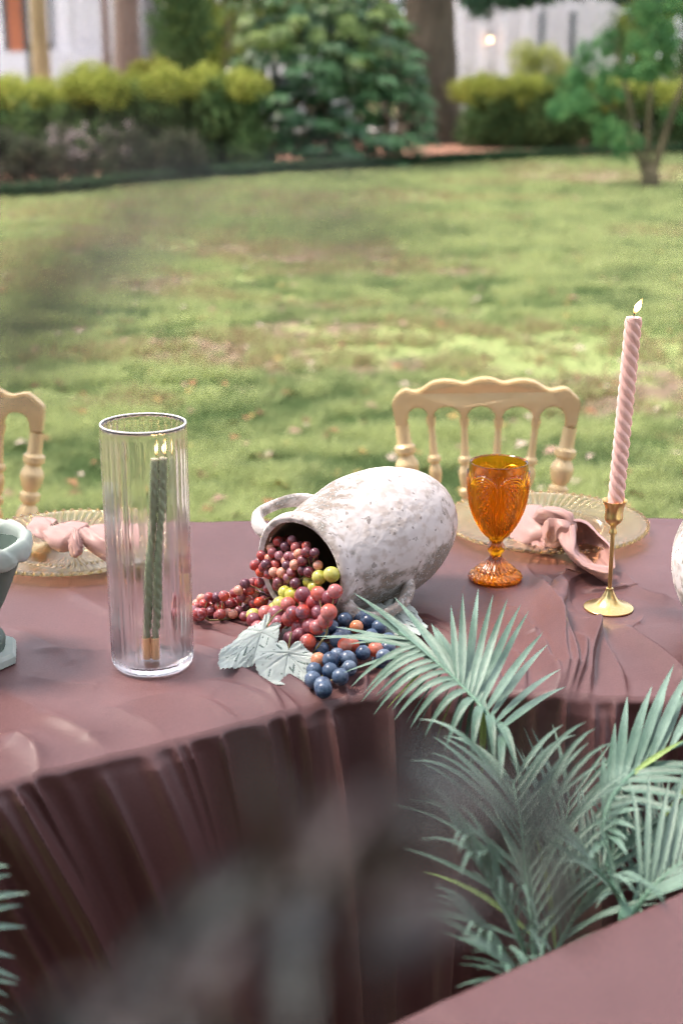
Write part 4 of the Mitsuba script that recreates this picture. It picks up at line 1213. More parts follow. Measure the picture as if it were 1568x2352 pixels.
# ================================================================== amber pressed-glass goblet
def goblet():
    k = thing('goblet', 'amber pressed glass goblet with arched diamond pattern beside the amphora', 'goblet')
    na = 480
    zs = np.array([0, .0018, .006, .0095, .013, .016, .021, .026, .031, .0345, .038, .0420, .0465, .0505, .0545, .058, .063, .070, .078, .088, .100, .114, .128, .142, .152, .160, .1655, .168])
    rs = np.array([.0352, .0366, .0360, .0330, .0275, .0255, .0190, .0135, .0092, .0080, .0090, .0122, .0128, .0112, .0086, .0088, .0125, .0190, .0247, .0300, .0347, .0384, .0402, .0410, .0408, .0402, .0396, .0392])
    f = PchipInterpolator(zs, rs)
    z = np.r_[np.linspace(0, 0.058, 80), np.linspace(.0585, .168, 220)]
    a = np.arange(na) * 2 * PI / na
    A, Z = np.meshgrid(a, z)
    R0 = f(Z)
    # six arched panels: concentric ribs round an arch, diamonds inside it
    npan = 6
    u = ((A * npan / (2 * PI) + 0.0) % 1 - 0.5) * 2           # -1..1 in a panel
    zc, hw = 0.136, 0.0205                                   # centre of the arch's circle; half width in metres there
    X = u * hw
    H = Z - zc
    d = np.where(H > 0, np.hypot(X, H), np.abs(X) * np.clip(R0 / 0.041, .2, 1) ** 0)
    inwall = (Z > 0.064) & (Z < 0.161)
    ribs = np.clip((d - 0.0100) / 0.0008, 0, 1) * np.clip((0.0212 - d) / 0.0008, 0, 1)
    rib = ribs * (0.5 + 0.5 * np.cos((d - 0.0119) / 0.0037 * 2 * PI)) * 0.0021
    s1, s2 = (X * 1.25 + Z) / 0.0088, (X * 1.25 - Z) / 0.0088
    pyr = np.minimum(np.abs((s1 % 1) - .5), np.abs((s2 % 1) - .5)) * 2
    dia = np.clip((0.0100 - d) / 0.0008, 0, 1) * (pyr ** 0.8) * 0.0026
    flut = np.clip((.074 - Z) / .006, 0, 1) * (0.5 + 0.5 * np.cos(A * 18)) * 0.0015
    fan = np.where((d > .0205) & (H > 0), 0.0007 * (0.5 + .5 * np.cos(np.arctan2(np.abs(X) - hw, H + .012) * 26)), 0) * np.clip((0.158 - Z) / .004, 0, 1)
    bow = np.clip((Z - .060) / .004, 0, 1) * np.clip((0.160 - Z) / .003, 0, 1)
    dr_ = (rib + dia + fan) * bow + np.where(Z > .056, flut, 0)
    knob = np.where((Z > .040) & (Z < .056), -0.0009 * np.abs(np.cos(A * 4 + np.where(Z > .0465, PI / 2, 0))), 0)
    foot = np.where(Z < .033, 0.0012 * (0.5 + .5 * np.cos(A * 20)) * np.clip(Z / .003, 0, 1) * np.clip(R0 / .02, 0, 1) + 0.0006 * np.cos(A * 33 + Z * 900) * np.clip((Z - .004) / .004, 0, 1) * np.clip((.02 - Z) / .003, 0, 1), 0)
    Rr = R0 + dr_ + knob + foot
    outer = np.stack([Rr * np.cos(A), Rr * np.sin(A), Z], -1)
    zi = np.linspace(.1685, .066, 60)
    ri = f(np.clip(zi, 0, .168)) - 0.0030 - 0.0012 * np.clip((.09 - zi) / .02, 0, 1)
    ri[0] += 0.0018
    inner = np.stack([ri[:, None] * np.cos(a), ri[:, None] * np.sin(a), np.repeat(zi[:, None], na, 1)], -1)
    capb = np.zeros((1, na, 3)); capb[..., 2] = .0022
    capi = np.zeros((1, na, 3)); capi[..., 2] = .0625
    ring = outer[:1] * [.82, .82, 1] + [0, 0, 0]
    P = np.vstack([capb, ring + [0, 0, .0004], outer, inner, capi])
    v = P.reshape(-1, 3)
    ang = math.radians(-96.5)
    m = move(tm(v, grid_faces(len(P), na, close_c=True)), (0.213, 1.861, TZ + 0.0008), ang)
    obj('glass', m, 'amber_glass', k, smooth=35, interior={'type': 'ref', 'id': 'amber_depth'})


goblet()


# ================================================================== charger plates
def plate(label, x, y, r, rot, seed):
    na, ribs = 864, 72
    a = np.arange(na) * 2 * PI / na
    rad = np.r_[np.linspace(0.0, .018, 4), np.linspace(.02, .148, 52), np.linspace(.1485, .154, 7)] * (r / .154)
    q = rad / (r / .154)
    zt = 0.0042 + 0.0115 * np.clip((q - .088) / .066, 0, 1) ** 1.2 + 0.003 * np.clip((q - .085) / .006, 0, 1) * np.clip((.097 - q) / .006, 0, 1)
    zb = np.maximum(0.0, zt - 0.0042 - 0.0004)
    fade = np.clip((q - .018) / .01, 0, 1) * np.clip((.153 - q) / .004, 0, 1)
    sw = (q - .095).clip(0, 1) * 9.0                           # the ribs swirl a little on the rim
    tooth = np.abs(((a * ribs / (2 * PI))[None] + sw[:, None]) % 1 - .5) * 2
    bot = zb[:, None] + 0.0016 * fade[:, None] * tooth * np.clip(q / .09, .3, 1)[:, None]
    top = np.repeat(zt[:, None], na, 1) + 0.0024 * np.clip(q / .1, .35, 1)[:, None] * tooth * fade[:, None]
    bead = 0.0022 * (0.5 + 0.5 * np.cos(a * ribs)) * 1.0
    Rt = rad[:, None] + np.where(q > .152, 1, 0)[:, None] * bead
    T_ = np.stack([Rt * np.cos(a), Rt * np.sin(a), top], -1)
    B_ = np.stack([Rt * np.cos(a), Rt * np.sin(a), np.minimum(bot, top - 0.0016)], -1)
    rim = np.stack([(Rt[-1] + .0014) * np.cos(a), (Rt[-1] + .0014) * np.sin(a), (top[-1] + bot[-1]) / 2], -1)[None]
    P = np.vstack([T_, rim, B_[::-1]])
    k = thing('charger_plate', label, 'plate')
    obj('glass', move(tm(P.reshape(-1, 3), grid_faces(len(P), na, close_c=True)[:, ::-1]), (x, y, TZ + 0.004), rot), 'gold_glass', k, smooth=25)
    b = []
    for i in range(ribs):
        t = i * 2 * PI / ribs
        m = trimesh.creation.icosphere(1, 0.0034)
        b.append(move(m, (x + (r + .003) * math.cos(t), y + (r + .003) * math.sin(t), TZ + .004 + zt[-1] - .0012)))
    obj('beaded_edge', cat(b), 'gold_glass', k, smooth=True)
    labels[k + '__beaded_edge'] = {'kind': 'stuff'}


plate('gold tinted ribbed glass charger plate right of the goblet', 0.311, 2.075, 0.151, 0.1, 1)
plate('gold tinted ribbed glass charger plate behind the glass cylinder at left', -0.395, 1.978, 0.148, 0.7, 2)


# ================================================================== napkins
def loft(stations, nu, nv, th=0.0013, wav=0.0, seed=0, pleat=0.0045):
    """stations: list of polylines (each a list of points across the cloth); lofted smoothly along and across."""
    Q = np.array([smooth_path(s, nv) for s in stations])
    t = np.linspace(0, 1, len(Q))
    P = PchipInterpolator(t, Q, axis=0)(np.linspace(0, 1, nu))
    g_ = np.stack(np.meshgrid(np.linspace(0, 1, nu), np.linspace(0, 1, nv), indexing='ij'), -1)
    pl = 1 - np.abs(2 * meshkit.noise(np.stack([g_[..., 0] * 1.3 + seed, g_[..., 1] * 5.5 + 1.2 * g_[..., 0], 0 * g_[..., 0]], -1), seed) - 1)
    P = P + unit(np.cross(np.gradient(P, axis=0), np.gradient(P, axis=1))) * (pleat * (pl ** 1.5 - .4))[..., None]
    if wav:
        P = P + wav * (np.stack([meshkit.fbm(P * 38 + 9 * i, 2, seed + i) for i in range(3)], -1) - .5)
    return solid_sheet(P, th)


def W(u, v, y):
    return aty(u, v, y)


def napkin_right():
    k = thing('napkin', 'knotted dusty pink satin napkin on the charger plate right of the goblet', 'napkin')
    # wing to the left, behind the goblet
    st = [[W(1180, 1255, 2.00), W(1172, 1215, 2.03), W(1182, 1180, 2.06), W(1200, 1162, 2.10), W(1225, 1165, 2.15)],
          [W(1205, 1258, 1.985), W(1205, 1220, 2.00), W(1212, 1185, 2.03), W(1225, 1165, 2.07), W(1245, 1168, 2.12)],
          [W(1228, 1256, 1.985), W(1228, 1222, 1.99), W(1232, 1190, 2.02), W(1242, 1172, 2.06), W(1262, 1176, 2.10)],
          [W(1245, 1250, 1.99), W(1247, 1226, 1.985), W(1252, 1202, 2.00), W(1262, 1185, 2.03), W(1278, 1186, 2.07)]]
    obj('wing', loft(st, 40, 40, wav=.004, seed=1), 'napkin_mat', k, smooth=True)
    # lower ruffle
    st = [[W(1222, 1248, 1.98), W(1232, 1262, 1.965), W(1245, 1262, 1.96), W(1250, 1250, 1.965), W(1262, 1258, 1.955), W(1275, 1262, 1.955)],
          [W(1222, 1240, 1.99), W(1235, 1240, 1.985), W(1246, 1238, 1.98), W(1256, 1230, 1.975), W(1266, 1240, 1.97), W(1280, 1245, 1.965)]]
    obj('ruffle', loft(st, 20, 50, wav=.003, seed=4), 'napkin_mat', k, smooth=True)
    # the knot: a band wrapped over
    cpath = smooth_path([W(1248, 1212, 2.03), W(1246, 1190, 2.01), W(1262, 1180, 1.985), W(1288, 1183, 1.965), W(1308, 1198, 1.955), W(1305, 1226, 1.95), W(1282, 1248, 1.955), W(1262, 1246, 1.975), W(1252, 1230, 2.0)], 48)
    m = tube(cpath, 0.0125 + 0.002 * np.sin(np.linspace(0, 7, 48)), 28, flat=.8)
    v = np.asarray(m.vertices)
    ang_ = np.tile(np.arange(28) * 2 * PI / 28, 48)
    ang_ = np.r_[ang_, 0, 0]
    ctr = np.vstack([np.repeat(cpath, 28, 0), cpath[:1], cpath[-1:]])
    m.vertices = ctr + (v - ctr) * (1 - 0.16 * np.exp(-((np.sin(ang_ * 2.5 + np.repeat(np.r_[np.linspace(0, 3, 48), 0], [28] * 48 + [2]))) / .25) ** 2))[:, None] + (np.stack([meshkit.fbm(v * [60, 60, 160] + 3 * i, 2, 5 + i) for i in range(3)], -1) - .5) * .005
    obj('knot', m, 'napkin_mat', k, smooth=True)
    obj('knot', loft([[W(1243, 1218, 1.99), W(1250, 1200, 1.96), W(1268, 1190, 1.945), W(1290, 1192, 1.94), W(1308, 1202, 1.945)],
                      [W(1250, 1236, 1.97), W(1262, 1222, 1.945), W(1278, 1212, 1.935), W(1294, 1214, 1.93), W(1306, 1220, 1.935)],
                      [W(1268, 1252, 1.965), W(1276, 1244, 1.945), W(1284, 1236, 1.935), W(1294, 1232, 1.93), W(1302, 1232, 1.935)]], 30, 40, wav=.005, seed=9), 'napkin_mat', k, smooth=True)
    # the tail that fans out over the rim to the lower right: a front panel, and a back panel that opens behind it like a shell
    left = [(1286, 1222, 1.950), (1293, 1246, 1.918), (1317, 1288, 1.868), (1351, 1313, 1.840), (1396, 1338, 1.815)]
    lip = [(1316, 1206, 1.942), (1318, 1244, 1.905), (1317, 1268, 1.872), (1338, 1290, 1.845), (1402, 1303, 1.838)]
    deep = [(1316, 1206, 1.975), (1338, 1240, 1.985), (1352, 1264, 1.965), (1366, 1284, 1.935), (1398, 1312, 1.868)]
    right = [(1312, 1192, 1.962), (1350, 1198, 1.965), (1379, 1227, 1.945), (1402, 1258, 1.905), (1410, 1304, 1.862)]
    mid2 = lambda p, q, w=.5, dy=0.0: (p[0] * (1 - w) + q[0] * w, p[1] * (1 - w) + q[1] * w, p[2] * (1 - w) + q[2] * w + dy)
    st = [[W(*a_), W(*mid2(a_, b_, .45, -.012)), W(*mid2(a_, b_, .85, -.008)), W(*b_), W(*mid2(b_, c_, .12, .012))] for a_, b_, c_ in zip(left, lip, deep)]
    obj('fold', loft(st, 60, 40, wav=.003, seed=14), 'napkin_mat', k, smooth=True)
    st = [[W(*mid2(a_, c_, .06, .008)), W(*mid2(a_, c_, .55, .02)), W(*c_), W(*mid2(c_, d_, .6, .012)), W(*d_), W(*mid2(d_, c_, .1, -.016))] for a_, c_, d_ in zip(left, deep, right)]
    obj('tail', loft(st, 60, 60, wav=.004, seed=12), 'napkin_mat', k, smooth=True)


napkin_right()


def napkin_left():
    k = thing('napkin', 'knotted dusty pink satin napkin on the left plate, partly behind the glass cylinder', 'napkin')
    st = [[W(60, 1215, 1.96), W(70, 1196, 1.99), W(90, 1190, 2.03), W(112, 1196, 2.05)],
          [W(90, 1236, 1.945), W(96, 1205, 1.96), W(108, 1192, 1.99), W(124, 1196, 2.03)],
          [W(112, 1242, 1.94), W(115, 1215, 1.945), W(124, 1200, 1.97), W(138, 1202, 2.0)]]
    obj('wing', loft(st, 34, 34, wav=.003, seed=21), 'napkin_mat', k, smooth=True)
    st = [[W(106, 1240, 1.935), W(102, 1222, 1.94), W(110, 1212, 1.955), W(126, 1206, 1.98)],
          [W(124, 1262, 1.905), W(122, 1232, 1.90), W(136, 1214, 1.92), W(152, 1206, 1.955)],
          [W(142, 1272, 1.895), W(146, 1240, 1.885), W(160, 1216, 1.905), W(178, 1206, 1.945)],
          [W(160, 1268, 1.895), W(164, 1246, 1.885), W(178, 1222, 1.90), W(196, 1208, 1.935)],
          [W(166, 1252, 1.90), W(172, 1238, 1.895), W(186, 1222, 1.91), W(206, 1214, 1.935)]]
    obj('knot', loft(st, 44, 40, wav=.006, seed=22), 'napkin_mat', k, smooth=True)
    st = [[W(160, 1240, 1.885), W(166, 1226, 1.88), W(172, 1214, 1.89)], [W(162, 1262, 1.878), W(170, 1246, 1.868), W(178, 1222, 1.88)], [W(168, 1276, 1.878), W(178, 1266, 1.862), W(184, 1240, 1.872)], [W(176, 1270, 1.882), W(186, 1262, 1.870), W(190, 1244, 1.878)]]
    obj('fold', loft(st, 34, 24, wav=.003, seed=23), 'napkin_mat', k, smooth=True)
    st = [[W(176, 1236, 1.90), W(184, 1222, 1.895), W(196, 1213, 1.91), W(206, 1216, 1.94)],
          [W(200, 1258, 1.885), W(206, 1236, 1.88), W(220, 1216, 1.90), W(236, 1212, 1.94)],
          [W(226, 1280, 1.87), W(236, 1254, 1.865), W(252, 1222, 1.89), W(268, 1212, 1.935)],
          [W(252, 1296, 1.862), W(266, 1272, 1.858), W(286, 1238, 1.885), W(300, 1222, 1.93)]]
    obj('tail', loft(st, 44, 34, wav=.004, seed=24), 'napkin_mat', k, smooth=True)


napkin_left()


# ================================================================== sage green footed urn at the left edge
def sage_urn():
    k = thing('footed_urn', 'sage green footed urn with a pale draped rim cut off by the left edge', 'urn')
    o = np.array([-0.4485, 1.575, TZ])
    bowl = lathe([(0, .048), (.030, .048), (.040, .056), (.050, .074), (.0605, .098), (.0700, .122), (.0765, .140), (.072, .142), (.066, .125), (.050, .090), (.03, .06), (0, .056)], 96, 0)
    obj('bowl', move(bowl, o), 'sage_mat', k, smooth=40)
    # the rim: a thick rolled band like wrapped cloth
    na, nr = 240, 26
    a = np.arange(na) * 2 * PI / na
    t = np.arange(nr) * 2 * PI / nr
    A, Tt = np.meshgrid(a, t)
    wrap = ((A * 11 / (2 * PI)) + 0.25 * np.sin(Tt) + 0.15 * np.sin(A * 3)) % 1
    bul = 0.0032 * wrap * np.clip((1 - wrap) / 0.08, 0, 1) - 0.001
    R = 0.0790 + (0.0068 + bul) * np.cos(Tt)
    Z = 0.1440 + (0.0115 + bul) * np.sin(Tt) - 0.004 * (np.sin(wrap * PI)) * (np.sin(Tt) < 0)
    P = np.stack([R * np.cos(A), R * np.sin(A), Z], -1)
    obj('draped_rim', move(tm(P.reshape(-1, 3), grid_faces(nr, na, close_c=True, close_r=True)), o), 'sage_pale_mat', k, smooth=True)
    obj('stem', move(lathe([(0, .014), (.046, .014), (.047, .020), (.0475, .026), (.043, .034), (.032, .038), (.028, .043), (.030, .0485), (0, .0485)], 72, 40), o), 'sage_mat', k)
    import manifold3d as m3
    c = [[sx * .052, sy * .052] for sx, sy in ((1, .45), (.45, 1), (-.45, 1), (-1, .45), (-1, -.45), (-.45, -1), (.45, -1), (1, -.45))]
    pts = [np.array([x * 1.12, y * 1.12, z]) for x, y in c for z in (0.002, .010)] + [np.array([x * 1.06, y * 1.06, z]) for x, y in c for z in (0.0, .0145)]
    h = m3.Manifold.hull_points(np.array(pts))
    mm = h.to_mesh()
    obj('plinth', move(tm(mm.vert_properties[:, :3], mm.tri_verts), o + [0, 0, .0003], 0.2), 'sage_pale_mat', k, smooth=20)


sage_urn()


# ================================================================== gold chairs
def turned(p0, p1, prof, sides=26):
    """a turned spindle from p0 (bottom) to p1 (top); prof: (share of the height, radius)"""
    p0, p1 = np.array(p0, float), np.array(p1, float)
    L = np.linalg.norm(p1 - p0)
    ez = (p1 - p0) / L
    ex = unit(np.cross([0, 1.0, 0], ez)); ey = np.cross(ez, ex)
    pr = np.array(prof, float)
    m = lathe(np.c_[pr[:, 1] * 1.15, pr[:, 0] * L], sides, 110)
    return basis(m, p0, ex, ey, ez)


def chair(label, x, y, rz):
    from shapely.geometry import Polygon, Point
    from shapely.ops import unary_union
    k = thing('chair', label, 'chair')
    put = lambda m: move(m, (x, y, 0), rz)
    # local frame: +y away from the table (the sitter faces -y)
    sx = lambda c: (c - 740) * 2.6e-4
    sz = lambda c: 0.893 - (c - 80) * 2.6e-4
    topl = [(66, 292), (78, 262), (120, 205), (165, 180), (215, 190), (280, 172), (340, 128), (430, 103), (520, 108), (580, 118), (640, 98), (720, 80), (800, 88), (860, 108), (930, 95), (1010, 88), (1090, 105), (1150, 142), (1200, 160), (1260, 150), (1310, 150), (1360, 190), (1410, 246), (1414, 275)]
    up = smooth_path([(sx(a), sz(b)) for a, b in topl], 120)
    outer = list(map(tuple, up)) + [(sx(1395), sz(430)), (sx(1300), sz(430)), (sx(1268), sz(360)), (sx(1225), sz(300)), (sx(160), sz(300)), (sx(175), sz(460)), (sx(95), sz(460))]
    poly = Polygon([*map(tuple, up), (sx(1392), sz(430)), (sx(1310), sz(430)), (sx(1310), sz(385)), (sx(1140), sz(385)), (sx(1080), sz(385)), (sx(860), sz(378)), (sx(810), sz(378)), (sx(610), sz(384)), (sx(565), sz(384)), (sx(372), sz(396)), (sx(325), sz(396)), (sx(182), sz(400)), (sx(182), sz(455)), (sx(98), sz(455))]).buffer(0)
    holes = []
    for a0, a1, ztop in ((186, 330, 308), (368, 570, 290), (608, 815, 280), (858, 1082, 280), (1126, 1310, 280)):
        c, h = (a0 + a1) / 2, (a1 - a0) / 2
        pts = [(sx(c + h * math.cos(t)), sz(390 - (390 - ztop) * math.sin(t) ** .8)) for t in np.linspace(0, PI, 30)]
        holes.append(Polygon([(sx(a1), sz(520)), *pts, (sx(a0), sz(520))]).buffer(0))
    poly = poly.difference(unary_union(holes)).buffer(0)
    poly = max(getattr(poly, 'geoms', [poly]), key=lambda g: g.area)
    parts = []
    for d, lo, hi in ((0.0, -.0095, .0095), (-.003, -.0125, .0125)):
        q = poly.buffer(d)
        q = max(getattr(q, 'geoms', [q]), key=lambda g: g.area)
        m = trimesh.creation.extrude_polygon(q, hi - lo)
        v = np.asarray(m.vertices)
        parts.append(tm(np.c_[v[:, 0], -(v[:, 2] + lo), v[:, 1]], np.asarray(m.faces)))
    rail = cat(parts)
    v = np.asarray(rail.vertices)
    rail.vertices = v + np.c_[0 * v[:, 0], 0.45 * v[:, 0] ** 2 - 0.008, 0 * v[:, 0]]
    # the board curves slightly
    obj('top_rail', put(rail), 'gold_paint_mat', k, smooth=30)
    bow = lambda xx: 0.45 * xx ** 2 - .008
    sp = [(0, .006), (.03, .006), (.05, .0105), (.07, .0105), (.09, .006), (.20, .0055), (.30, .0085), (.36, .0105), (.385, .006), (.40, .0102), (.42, .0102), (.44, .006), (.47, .0085), (.52, .0108), (.555, .0085), (.575, .0058), (.59, .0105), (.615, .0105), (.63, .0062), (.66, .0088), (.71, .0108), (.755, .0068), (.765, .0112), (.785, .0112), (.80, .0075), (.86, .0062), (.95, .0055), (.97, .0075), (1, .008)]
    for c, cb in ((348, 430), (590, 620), (837, 808), (1105, 1010)):
        xt, xb = sx(c), sx(740 + (c - 740) * .62)
        obj('spindle', put(turned((xb, bow(xb) - .03, .46), (xt, bow(xt), sz(378)), sp)), 'gold_paint_mat', k)
    st = [(0, .014), (.05, .014), (.08, .018), (.10, .018), (.12, .012), (.22, .012), (.30, .016), (.36, .0185), (.40, .012), (.42, .017), (.445, .017), (.46, .012), (.50, .0165), (.56, .0195), (.61, .0145), (.63, .0105), (.65, .0165), (.68, .0170), (.695, .0115), (.73, .0165), (.78, .0195), (.835, .0125), (.85, .0175), (.88, .0178), (.895, .0125), (.94, .0118), (1, .0112)]
    for c, cb in ((140, 1), (1350, 1)):
        xt, xb = sx(c), sx(740 + (c - 740) * .66)
        obj('stile', put(turned((xb, bow(xb) - .03, .44), (xt, bow(xt), sz(440)), st)), 'gold_paint_mat', k)
        obj('leg', put(tube([(xb, bow(xb) - .03, .44), (xb * 1.05, bow(xb) - .01, .2), (xb * 1.15, bow(xb) + .02, 0)], [.016, .014, .011], 16)), 'gold_paint_mat', k)
        obj('leg', put(turned((xb * 1.5, -.40, 0), (xb * 1.45, -.40, .43), [(0, .009), (.3, .011), (.5, .017), (.55, .012), (.6, .017), (.9, .018), (1, .018)])), 'gold_paint_mat', k)
    seat = Polygon([(-.155, .0), (.155, .0), (.19, -.42), (-.19, -.42)]).buffer(.015)
    m = trimesh.creation.extrude_polygon(seat, .03); m.apply_translation((0, -.005, .43))
    obj('seat', put(m), 'gold_paint_mat', k)
    pad = trimesh.creation.extrude_polygon(seat.buffer(-.02), .035); m = pad; m.apply_translation((0, -.005, .4605))
    obj('seat_cushion', put(m), 'napkin_mat', k)


chair('gold ballroom chair with scalloped arched back behind the goblet', 0.269, 2.60, math.radians(-5))
xc = aty(-118, 920, 2.55)[0]
chair('gold ballroom chair with arched back cut off at the left edge', xc, 2.55, math.radians(-2))


# ================================================================== palms
def leaflet(base, tip, width, droop, n_hint, rows=8):
    base, tip = np.asarray(base, float), np.asarray(tip, float)
    L = np.linalg.norm(tip - base)
    t = np.linspace(0, 1, rows)
    mid = base + (tip - base) * t[:, None]
    mid[:, 2] += droop * L * 4 * t * (1 - t)
    tg = unit(np.gradient(mid, axis=0))
    n = unit(n_hint - (tg @ n_hint)[:, None] * tg)
    s = np.cross(tg, n)
    w = width * np.clip(np.minimum(0.35 + t * 3.2, 1.0), 0, 1) * (1 - np.clip((t - 0.35) / 0.65, 0, 1) ** 1.7)
    w[-1] = 0.0003
    P = np.stack([mid - s * w[:, None] / 2 + n * w[:, None] * .16, mid - s * w[:, None] / 4 + n * w[:, None] * .05, mid, mid + s * w[:, None] / 4 + n * w[:, None] * .05, mid + s * w[:, None] / 2 + n * w[:, None] * .16], 1)
    return tm(P.reshape(-1, 3), grid_faces(rows, 5))


class Palm:
    def __init__(self, label):
        self.k = thing('palm_plant', label, 'palm')

    def frond(self, pts, r, pairs):
        """pts: rachis; pairs: explicit (base t, tip, width, droop, young)"""
        p = smooth_path(pts, 40)
        f = obj('frond', tube(p, np.linspace(r, r * .35, 40), 8), 'palm_stem_mat', self.k)
        for t, tip, w, dr_, young in pairs:
            i = min(39.0, t * 39)
            b = p[int(i)] + (p[min(39, int(i) + 1)] - p[int(i)]) * (i % 1)
            obj('leaflet', leaflet(b, tip, w * 0.72, dr_, unit(np.array([-.05, -.45, 1.0]))), 'palm_young_mat' if young else 'palm_mat', f, smooth=50)

    def auto(self, pts, r, n, L, w, spread, seed, t0=0.25, lift=0.1, droop=0.05, up=(0, -.2, 1)):
        rng = np.random.default_rng(seed)
        p = smooth_path(pts, 40)
        tg = unit(np.gradient(p, axis=0))
        pairs = []
        n = int(n * 1.0)
        for i in range(n):
            t = t0 + (1 - t0) * (i + .5) / n
            j = int(t * 39)
            side = unit(np.cross(tg[j], np.array(up, float)))
            for sg in (-1, 1):
                a = spread * (1 - .35 * t) + rng.normal(0, .06)
                d = math.cos(a) * tg[j] + math.sin(a) * sg * side + np.array([0, 0, lift + rng.normal(0, .07)])
                ll = L * (0.65 + 0.5 * math.sin(PI * min(1, t * .9 + .08))) * rng.uniform(.85, 1.1)
                tip = p[j] + unit(d) * ll
                tip[2] -= abs(droop) * ll * rng.uniform(.2, 1.4)
                pairs.append((t, tip, w * rng.uniform(.55, .85), droop * rng.uniform(.3, 1.8), rng.random() < .012))
        self.frond(pts, r, pairs)


def palms():
    A = Palm('large potted palm with pale fronds reaching over the table edge below the goblet')
    # main frond: its stem rises, then arches to the upper left
    rp = [aty(1226, 2300, 1.16), aty(1222, 2050, 1.20), aty(1205, 1860, 1.235), aty(1180, 1740, 1.27), aty(1130, 1655, 1.31), aty(1060, 1575, 1.36), aty(985, 1505, 1.41), aty(915, 1450, 1.45)]
    pairs = []
    up_tips = [(0.62, 1300, 1577), (0.64, 1287, 1537), (0.66, 1258, 1480), (0.68, 1247, 1452), (0.70, 1214, 1403), (0.715, 1196, 1388), (0.73, 1165, 1376), (0.745, 1132, 1366), (0.76, 1098, 1352), (0.78, 1062, 1364), (0.80, 1035, 1392), (0.83, 990, 1432)]
    for i, (t, u, v) in enumerate(up_tips):
        pairs.append((t - 0.03, aty(u, v, 1.44 + .03 * (i % 3)), 0.0125 - .0015 * (i % 3 == 1), 0.03, False))
    # pale bundle along the arch
    for t, u, v, y, w in ((0.80, 905, 1372, 1.52, .0135), (0.84, 812, 1362, 1.54, .0135), (0.88, 818, 1395, 1.53, .013), (0.76, 955, 1425, 1.49, .0135), (0.72, 1000, 1440, 1.47, .013), (0.9, 770, 1440, 1.51, .011), (0.93, 722, 1462, 1.50, .010), (0.96, 800, 1480, 1.49, .010), (0.98, 735, 1468, 1.50, .009), (0.86, 860, 1460, 1.49, .012), (0.70, 1010, 1490, 1.44, .013), (0.66, 1040, 1500, 1.42, .013), (0.92, 790, 1545, 1.47, .010)):
        pairs.append((t - .02, aty(u, v, y), w, 0.03, False))
    # the side that hangs towards the camera
    for t, u, v, y, w, d in ((0.95, 806, 1578, 1.42, .0115, .10), (0.93, 836, 1592, 1.41, .0105, .12), (0.91, 830, 1612, 1.40, .0115, .13), (0.88, 862, 1600, 1.40, .0105, .13), (0.86, 858, 1642, 1.38, .012, .15), (0.83, 900, 1632, 1.375, .011, .16), (0.80, 905, 1655, 1.36, .012, .17), (0.78, 942, 1672, 1.35, .0125, .19), (0.75, 975, 1690, 1.33, .0125, .2),
                             (0.72, 1022, 1725, 1.30, .013, .22), (0.69, 1080, 1758, 1.27, .0135, .22), (0.66, 1135, 1770, 1.25, .013, .22), (0.63, 1190, 1785, 1.23, .0125, .2), (0.60, 1150, 1805, 1.22, .0115, .15), (0.85, 945, 1560, 1.40, .010, .1), (0.79, 985, 1610, 1.36, .010, .12)):
        pairs.append((t - .02, aty(u, v, y), w, d, False))
    # under side of the arch: narrow shaded leaflets
    for i in range(14):
        t = .62 + .02 * i
        pairs.append((t, aty(1150 - 22 * i, 1835 - 17 * i, 1.38 + .006 * i), .010, .02, i % 5 == 2))
    A.frond(rp, .0036, pairs)
    b = aty(1228, 2300, 1.14)
    A.auto([b, aty(1220, 2130, 1.15), aty(1206, 2000, 1.17), aty(1192, 1880, 1.20), aty(1176, 1790, 1.24)], .0034, 15, .135, .0115, 1.05, 3, .22, .15, .12)
    A.auto([b, aty(1200, 2180, 1.12), aty(1160, 2080, 1.10), aty(1100, 1990, 1.08), aty(1060, 1930, 1.07)], .003, 13, .10, .010, .85, 4, .25, .1, .15)
    A.auto([b, aty(1250, 2160, 1.18), aty(1275, 2030, 1.22), aty(1295, 1920, 1.27), aty(1310, 1830, 1.31)], .003, 13, .13, .0105, .75, 5, .25, .25, .05)
    A.auto([b, aty(1190, 2230, 1.10), aty(1140, 2180, 1.06), aty(1090, 2130, 1.04)], .0028, 11, .09, .009, .7, 6, .25, .05, .12)
    A.auto([b, aty(1275, 2190, 1.15), aty(1330, 2090, 1.17), aty(1390, 2000, 1.2), aty(1440, 1930, 1.22)], .003, 13, .11, .0105, .8, 7, .25, .15, .1)
    A.auto([b, aty(1215, 2270, 1.06), aty(1190, 2235, 1.02), aty(1150, 2215, 1.0)], .0026, 9, .075, .008, .8, 9, .25, .05, .1)
    # trunk-like bundle going down into a pot
    obj('stem', tube(smooth_path([b + [0, .01, -.36], b + [0, 0, -.15], b + [0, 0, .02]], 8), np.linspace(.02, .012, 8), 10), 'palm_stem_mat', A.k)
    pot = lathe([(0, 0), (.075, 0), (.10, .17), (.105, .19), (.095, .19), (.09, .16), (0, .15)], 40)
    obj('pot', move(pot, (b[0], b[1] + .01, .0)), 'iron_mat', A.k)

    B = Palm('palm with arching pale fronds cut off by the right edge')
    b = aty(1450, 2120, 1.12)
    rp = [b, aty(1405, 2010, 1.16), aty(1388, 1900, 1.20), aty(1400, 1845, 1.22), aty(1445, 1785, 1.245), aty(1510, 1735, 1.27), aty(1590, 1700, 1.29), aty(1680, 1680, 1.31)]
    pairs = []
